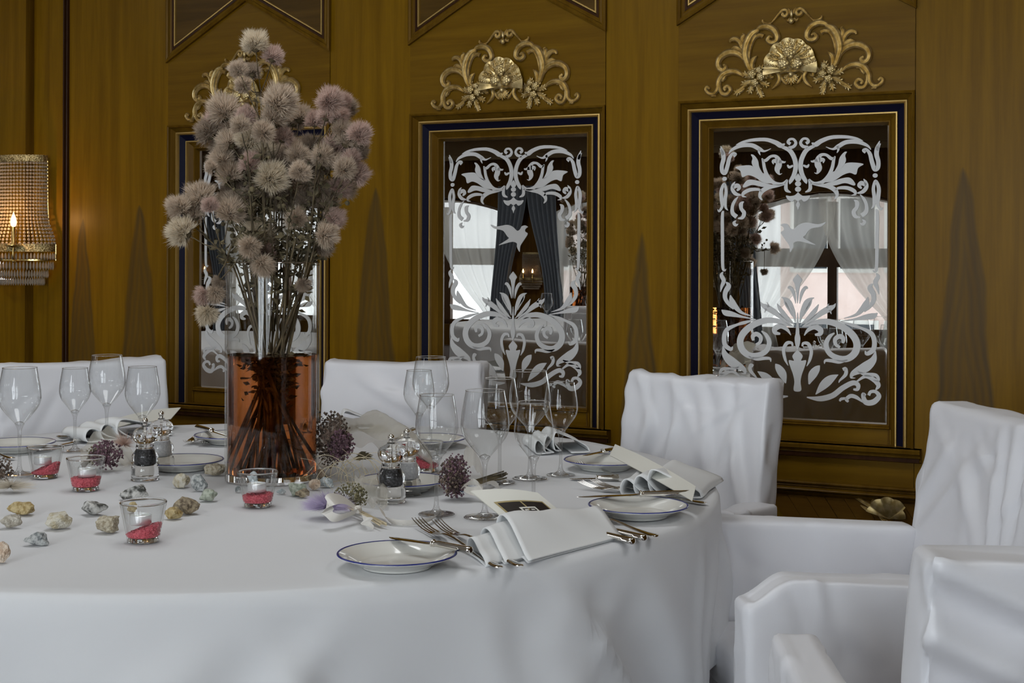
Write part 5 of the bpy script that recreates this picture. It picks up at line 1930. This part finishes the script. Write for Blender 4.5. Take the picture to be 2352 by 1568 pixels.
def tul(u, v):
    a = PI * (1.08 - 1.16 * u)
    x, y = .165 * math.cos(a) * (.5 + .5 * math.sin(PI * (.25 + .5 * v))) * (1 - .45 * v), .10 * (v - .45)
    z = .004 + .115 * math.sin(max(0, min(PI, a))) * (.45 + .55 * math.sin(PI * min(1, .2 + .8 * v)))
    return (x + .045 + .01 * math.sin(v * 11 + u * 8), y + .02 + .01 * math.sin(u * 17), max(.002, z * (1 + .35 * noise.noise(Vector((u * 5, v * 4, 1)))) + .010 * math.sin(u * 29 + v * 13)))


b.grid(44, 22, tul)
b.build('tulle_wrap', MT['tulle'], e, angle=None)
b = MB()
for k in range(7):
    cx_, cy_, r_ = 745 + k * 16 + rb.uniform(-8, 8), 1112 + rb.uniform(-14, 8), rb.uniform(.028, .055)
    c = loc(cx_, cy_, o_, 0)
    tl_ = rb.uniform(-.5, .5)
    pts = []
    for q in range(15):
        a = -.35 + (PI + .7) * q / 14
        pts.append((c[0] + r_ * math.cos(a), c[1] + r_ * math.cos(a) * tl_, max(.0015, .006 + r_ * 1.0 * math.sin(a))))
    b.tube(pts, .0008, 4)
for k in range(30):
    p = Vector(loc(780 + rb.uniform(-70, 70), 1110 + rb.uniform(-24, 24), o_, .0))
    pts = [p + Vector((0, 0, .002))]
    for q in range(4):
        pts.append(pts[-1] + Vector((rb.uniform(-.03, .03), rb.uniform(-.02, .02), rb.uniform(-.012, .024))))
        pts[-1].z = max(.0015, pts[-1].z)
    b.tube(crom([tuple(x) for x in pts], 3), .0005, 3, False)
b.build('raffia_loops', MT['raffia'], e, angle=None, kind='stuff')
b = MB()
for k in range(10):
    leaf_quad(b, Vector(loc(815 + rb.uniform(-16, 20), 1050 + rb.uniform(-6, 10), o_, .045)), Vector((1, rb.uniform(-.4, .4), rb.uniform(-.1, .4))), .03, .004, rb)
b.build('dry_leaves', MT['dry_leaf'], e, smooth=False)

# --- left bouquet
o_ = onz(245, 1072, TZ)
e = empty('purple_bouquet', (o_.x, o_.y, TZ + .002), 0, 'purple dried bouquet with pale tulle behind the left candle glasses', 'bouquet')
b = MB(); berries(b, loc(244, 1046, o_, .038), .040, 360, rb, .0028, (1, 1, .9)); b.build('sedum_cluster', MT['sedum'][0], e, smooth=False)
b = MB(); berries(b, loc(224, 1046, o_, .034), .026, 120, rb, .0026); b.build('dried_moss', MT['sedum'][2], e, smooth=False)
b = MB(); down(b, loc(284, 1024, o_, .045), .045, 420, rb, .0005, (.8, .8, 1.1)); b.build('pink_down', MT['fluff'][1], e, smooth=False)
b = MB(); b.grid(20, 12, lambda u, v: (lambda q: (q[0], q[1], .004 + .055 * math.sin(PI * u) * (.4 + .6 * v) + .006 * math.sin(u * 21 + v * 9)))(loc(185 + 120 * u, 1082 - 45 * v, o_))); b.build('tulle_wrap', MT['tulle'], e, angle=None)
b = MB(); strip(b, [loc(180, 1080, o_, .004), loc(200, 1062, o_, .02), loc(218, 1040, o_, .04), loc(228, 1030, o_, .05)], .016); b.build('ribbon_end', MT['ribbon'], e, angle=None)

# --- downy bouquet cut by the left frame edge
o_ = onz(14, 1112, TZ)
e = empty('downy_bouquet', (o_.x, o_.y, TZ + .002), 0, 'brown seed heads with ivory down lying at the left frame edge', 'bouquet')
b = MB(); berries(b, loc(-4, 1086, o_, .028), .034, 260, rb, .0030); b.build('seed_heads', MT['sedum'][1], e, smooth=False)
b = MB(); down(b, loc(24, 1120, o_, .010), .050, 900, rb, .0005, (1.3, 1, .5)); b.build('ivory_down', MT['feather'][2], e, smooth=False)
# ================================================================== wall lamps with crystal strands
MT['brass'] = mat('polished brass', (.62, .45, .17), .22, 1.0)
MT['filigree'] = noisy(mat('gilt filigree band', (.55, .42, .18), .35, .8), (.20, .13, .04), (.80, .64, .32), 220, 2, bump=.8, lo=.4, hi=.6)
MT['crystal'] = mat('cut crystal bead', (.95, .86, .72), .04, 0, Transmission_Weight=.75, IOR=1.5, Specular_IOR_Level=.8)
MT['bulb'] = mat('lit candle bulb', (1, .8, .5), .3, 0, Emission_Color=(1.0, .55, .20, 1), Emission_Strength=14.0)


def lamp_proto():
    e = empty('crystal_wall_lamp', (0, 0, 0), 0, None, 'wall lamp', 'crystal wall lamps with candle bulbs')

    def rim(t, k):           # half ellipse: t 0..1 from wall to wall; k widens
        a = PI * t
        return (math.cos(a) * .135 * k, -.010 - math.sin(a) * .085 * k)
    # levels relative to the lamp's base (z 0 = bottom of the fringe)
    for z0, z1, k, m in ((.496, .523, 1.0, 'filigree'), (.136, .168, 1.34, 'filigree'), (.100, .106, 1.34, 'brass')):
        b = MB()
        b.grid(40, 3, lambda u, v: (*rim(u, k), z0 + (z1 - z0) * v))
        b.build('gilt_band', MT[m], e, angle=None)
    # frame wires
    for t in (0.0, 1.0):
        b = MB()
        b.tube(crom([(*rim(t, 1.0), .50), (*rim(t, 1.02), .33), (*rim(t, 1.08), .24), (*rim(t, 1.2), .19), (*rim(t, 1.34), .165)], 5), .0025, 6)
        b.tube([(*rim(t, 1.34), .165), (*rim(t, 1.34), .10)], .0025, 6)
        b.build('brass_frame', MT['brass'], e)
    NS = 28
    for s in range(NS):
        t = (s + .5) / NS
        b = MB()
        n = 24
        for i in range(n):
            z = .490 - (.320 * i / (n - 1))
            k = 1.0 + .34 * sstep(.30, .165, z) if z < .30 else 1.0
            k = 1.0 + .34 * (1 - sstep(.165, .34, z)) ** 2
            x, y = rim(t, k)
            b.ball((x, y, z), .0058, 6, 4)
        b.build('crystal_strand', MT['crystal'], e, smooth=False)
    for z0, L, k in ((.132, .030, 1.34), (.098, .036, 1.26), (.064, .034, 1.05), (.034, .034, .90)):
        b = MB()
        m = 34
        for i in range(m):
            x, y = rim((i + .5) / m, k)
            b.lathe([(.0002, 0), (.0042, -L * .3), (.0052, -L * .7), (.0002, -L)], 6, (x, y, z0))
        b.build('crystal_fringe', MT['crystal'], e, smooth=False)
    for sx in (-.072, .072):
        y = -.128
        b = MB(); b.lathe([(.0001, .150), (.012, .152), (.036, .160), (.036, .1615), (.012, .156), (.009, .16), (.0088, .234), (.0001, .234)], 24, (sx, y, 0))
        b.tube(crom([(sx, y, .155), (sx, y, .11), (sx * .95, y * .8, .095), (sx * .8, -.03, .11)], 5), .004, 8)
        b.ball((sx, y, .098), .006, 8, 6)
        b.build('candle_arm', MT['brass'], e, angle=50)
        b = MB(); b.lathe(crom([(.0001, .234), (.008, .237), (.0115, .250), (.0095, .266), (.004, .282), (.0002, .292)], 3), 16, (sx, y, 0))
        b.build('candle_bulb', MT['bulb'], e, angle=None)
    return e


lp = lamp_proto()
LZ = 1.15
lp.location = wall_pt(-2.195, .018, LZ)
lp.rotation_euler = (0, 0, -TH)
lp['label'] = 'crystal wall lamp with lit candle bulbs at the left edge of the panelled wall'
L = bpy.data.lights.new('candle_glow', 'POINT')
L.energy, L.color, L.shadow_soft_size = 2.2, (1.0, .55, .22), .015
lo = bpy.data.objects.new('candle_glow', L)
lo.location = wall_pt(-2.12, .20, LZ + .27)
COL.objects.link(lo)
lamp_lab = {-11.95: 'crystal wall lamp reflected in the leftmost mirror', -9.09: 'crystal wall lamp on the far wall hidden between the left mirrors',
            -6.25: 'crystal wall lamp between the windows, reflected in the middle mirror', -3.42: 'crystal wall lamp on the far wall between two windows, near the rightmost mirror edge'}
for s_, lab in lamp_lab.items():
    c = copy_tree(lp)
    c.location = wall_pt(s_, OPP - .01, .82)
    c.rotation_euler = (0, 0, PI - TH)
    c['label'] = lab

# ================================================================== curtains of the window row
MT['sheer'] = sheer('cream sheer curtain', (.88, .86, .80), .62)
MT['drape'] = mat('slate blue drape', (.24, .27, .31), .8, 0, Sheen_Weight=.3)


def curtain(c, side, seed, label):
    """one sheer half: hangs from the arch, swept to its side"""
    b = MB()

    def f(u, v):
        x_out, top = side * 1.08, 2.10 - .16 * (u ** 2)
        top = 2.10 - .22 * u * u
        low = .12
        z = top + (low - top) * v
        sweep = .95 * min(1, v / .80) ** 2.1
        xin = -side * .12 + side * (1.0 * sweep) * .88
        if v > .80:
            xin = -side * .12 + side * .88 * (.95 - .5 * (v - .80))
        x = xin + (x_out - xin) * u
        return (x, .055 * math.sin(u * 34 + seed + v * 2) * (.4 + .6 * (1 - abs(x) / 1.1)) - .03, z)
    b.grid(70, 26, f)
    o = b.build('sheer_curtain', MT['sheer'], None, angle=None, label=label, cat='curtain', group='sheer curtains of the far windows',
                M=Matrix.Translation(wall_pt(c, OPP - .10, 0)) @ Matrix.Rotation(PI - TH, 4, 'Z'))
    return o


def drape(s_, side, label):
    b = MB()

    def f(u, v):
        z = 2.25 * (1 - v) + .02
        w = .30 * (1 - .42 * sstep(0, .6, v) + .18 * sstep(.6, 1, v))
        return (side * (-.20 * sstep(0, .75, v)) + (u - .5) * w * 1.5, .035 * math.sin(u * 38 + v), z)
    b.grid(60, 14, f)
    return b.build('window_drape', MT['drape'], None, angle=None, label=label, cat='drape', group='blue-grey drapes of the far windows',
                   M=Matrix.Translation(wall_pt(s_, OPP - .17, 0)) @ Matrix.Rotation(PI - TH, 4, 'Z'))


names = {-10.52: 'seen in the leftmost mirror', -7.68: 'seen at the left of the middle mirror', -4.84: 'seen at the right of the middle mirror', -2.05: 'seen in the rightmost mirror'}
for c, nm in names.items():
    curtain(c, 1, c, 'left sheer curtain of the window ' + nm)
    curtain(c, -1, c + 2, 'right sheer curtain of the window ' + nm)
    drape(c - 1.2, 1, 'blue-grey drape left of the window ' + nm)
    drape(c + 1.2, -1, 'blue-grey drape right of the window ' + nm)

# houses across the street, seen through the windows
MT['pink_house'] = noisy(mat('pink render', (.78, .62, .57), .9), (.74, .58, .53), (.82, .67, .62), 2, 3)
MT['dark_pane'] = mat('dark window glass', (.05, .06, .07), .1)
MT['white_trim'] = mat('white trim', (.75, .74, .70), .6)
for k, (s_, w_) in enumerate(((-8.6, 2.2), (-3.6, 1.5))):
    e = empty('street_house', wall_pt(s_, OPP + 9, -3), -TH, 'pink rendered house front beyond the %s windows' % ('middle' if k == 0 else 'right'), 'house')
    b = MB(); b.box(-w_, w_, -3, 0, 0, 6.6); b.build('wall', MT['pink_house'], e, smooth=False)
    b = MB(); b.add([(-w_ - .3, -3.2, 6.6), (w_ + .3, -3.2, 6.6), (w_ + .3, .3, 6.6), (-w_ - .3, .3, 6.6), (-w_ * .9, -1.5, 7.8), (w_ * .9, -1.5, 7.8)], [(0, 1, 5, 4), (2, 3, 4, 5), (1, 2, 5), (3, 0, 4)]); b.build('roof', MT['wood_dark'], e, smooth=False)
    for ix in range(-1, 2):
        for iz in range(2):
            b = MB(); b.box(ix * w_ * .6 - .4, ix * w_ * .6 + .4, 0, .05, 1.6 + iz * 2.4, 3.1 + iz * 2.4); q = b.build('window', MT['white_trim'], e, smooth=False)
            b = MB(); b.box(ix * w_ * .6 - .32, ix * w_ * .6 + .32, .04, .06, 1.68 + iz * 2.4, 3.02 + iz * 2.4); b.build('pane', MT['dark_pane'], q, smooth=False)

# ================================================================== neighbouring tables, seen in the mirrors
T2 = Vector((-4.17, .83, 0))
T3 = Vector((-4.0, 4.0, 0))
for T, R, lab, clab, sd in ((T2, 1.0, 'round table of the next group, reflected in the middle mirror', 'white cloth on the round table reflected in the middle mirror', 8),
                            (T3, .95, 'round table beside the left wall, reflected in the leftmost mirror', 'white cloth on the round table reflected in the leftmost mirror', 9)):
    round_table('round_table', T, R, lab)
    obj('tablecloth', cloth_mesh(R, TZ, 1.3, .5, sd, nu=120, nv=10), None, clab, 'tablecloth', M=Matrix.Translation((T.x, T.y, TZ)))
v2 = copy_tree(vase)
dv = T2 - Vector((VC.x, VC.y, 0))
v2.location += dv
v2['label'] = 'tall amber-filled vase on the neighbouring table, reflected in the middle mirror'
for e, grp in [s for s in SPRIGS if H3[s[1][0]][3][0] > 0][:18]:
    c = copy_tree(e)
    c.location += dv
    c['label'] = 'dried thistle sprig in the neighbouring table\'s vase, reflected in the middle mirror'
    c['group'] = 'thistle sprigs on the neighbouring table'
for k, (dx, dy) in enumerate(((.5, .35), (.62, .1), (.3, .6), (.55, -.3))):
    p = T2 + Vector((dx, dy, TZ + .002))
    e = empty('wine_glass', p, 0, 'wine glass on the neighbouring table, reflected in the middle mirror', 'wine glass', 'wine glasses on the neighbouring table')
    for nm, me in zip(('bowl', 'rim', 'stem_and_foot'), GL['big']):
        obj(nm, me, e)
for k, (dx, dy) in enumerate(((.35, .3), (.5, .45))):
    p = T3 + Vector((dx, dy, TZ + .002))
    e = empty('wine_glass', p, 0, 'wine glass on the left wall table, reflected in the leftmost mirror', 'wine glass', 'wine glasses on the left wall table')
    for nm, me in zip(('bowl', 'rim', 'stem_and_foot'), GL['mid']):
        obj(nm, me, e)
chair_at((T2.x + 1.05, T2.y + .75), (-.81, -.58), 'white satin-covered chair of the neighbouring table, reflected in the middle mirror', 61, w=.5, seat_d=.42)
chair_at((T3.x + 1.15, T3.y - .55), (-.90, .43), 'white satin-covered chair beside the left wall table, reflected in the leftmost mirror', 62, w=.5, seat_d=.42)

# ================================================================== opal lamps added below the ceiling as fill light
MT['opal'] = mat('opal glass shade', (.85, .82, .75), .5, 0, Emission_Color=(1.0, .93, .82, 1), Emission_Strength=1.2)  # glowing shade of the added fill lamps
cl_b = MB(); cl_b.lathe([(.0001, -.10), (.12, -.095), (.24, -.07), (.30, -.03), (.31, -.012)], 40)
cl_s = cl_b.mesh('opal_shade', MT['opal'], True, None)
cl_b = MB(); cl_b.lathe([(.31, -.014), (.33, -.012), (.33, 0.0), (.0001, 0.0)], 40)
cl_r = cl_b.mesh('brass_ring', MT['brass'], True, 40)
for i, (s_, o_, pw) in enumerate(((.15, 1.75, 15), (2.6, 1.9, 9), (-2.6, 1.9, 11), (.2, 4.6, 10), (-2.6, 4.8, 10), (-5.4, 2.2, 10), (-5.4, 5.2, 10), (-8.3, 3.5, 10), (-2.6, 7.6, 10), (-5.4, 8.4, 10), (-8.3, 7.5, 10), (-3.4, 10.8, 14), (-6.3, 11.0, 14), (-9.6, 11.0, 14))):
    e = empty('added_ceiling_lamp', wall_pt(s_, o_, CEIL - .0005), 0, None, 'ceiling lamp', 'added opal fill lamps')
    e['label'] = 'unseen round opal fill lamp added under the hall ceiling, above the view'
    obj('opal_shade', cl_s, e)
    obj('brass_ring', cl_r, e)
    L = bpy.data.lights.new('added_fill_light', 'AREA')
    L.shape = 'DISK'
    L.size = .9
    L.energy = pw
    L.color = (.95, .975, 1.0)
    lo = bpy.data.objects.new('added_fill_light', L)
    lo.location = wall_pt(s_, o_, CEIL - .14)
    COL.objects.link(lo)
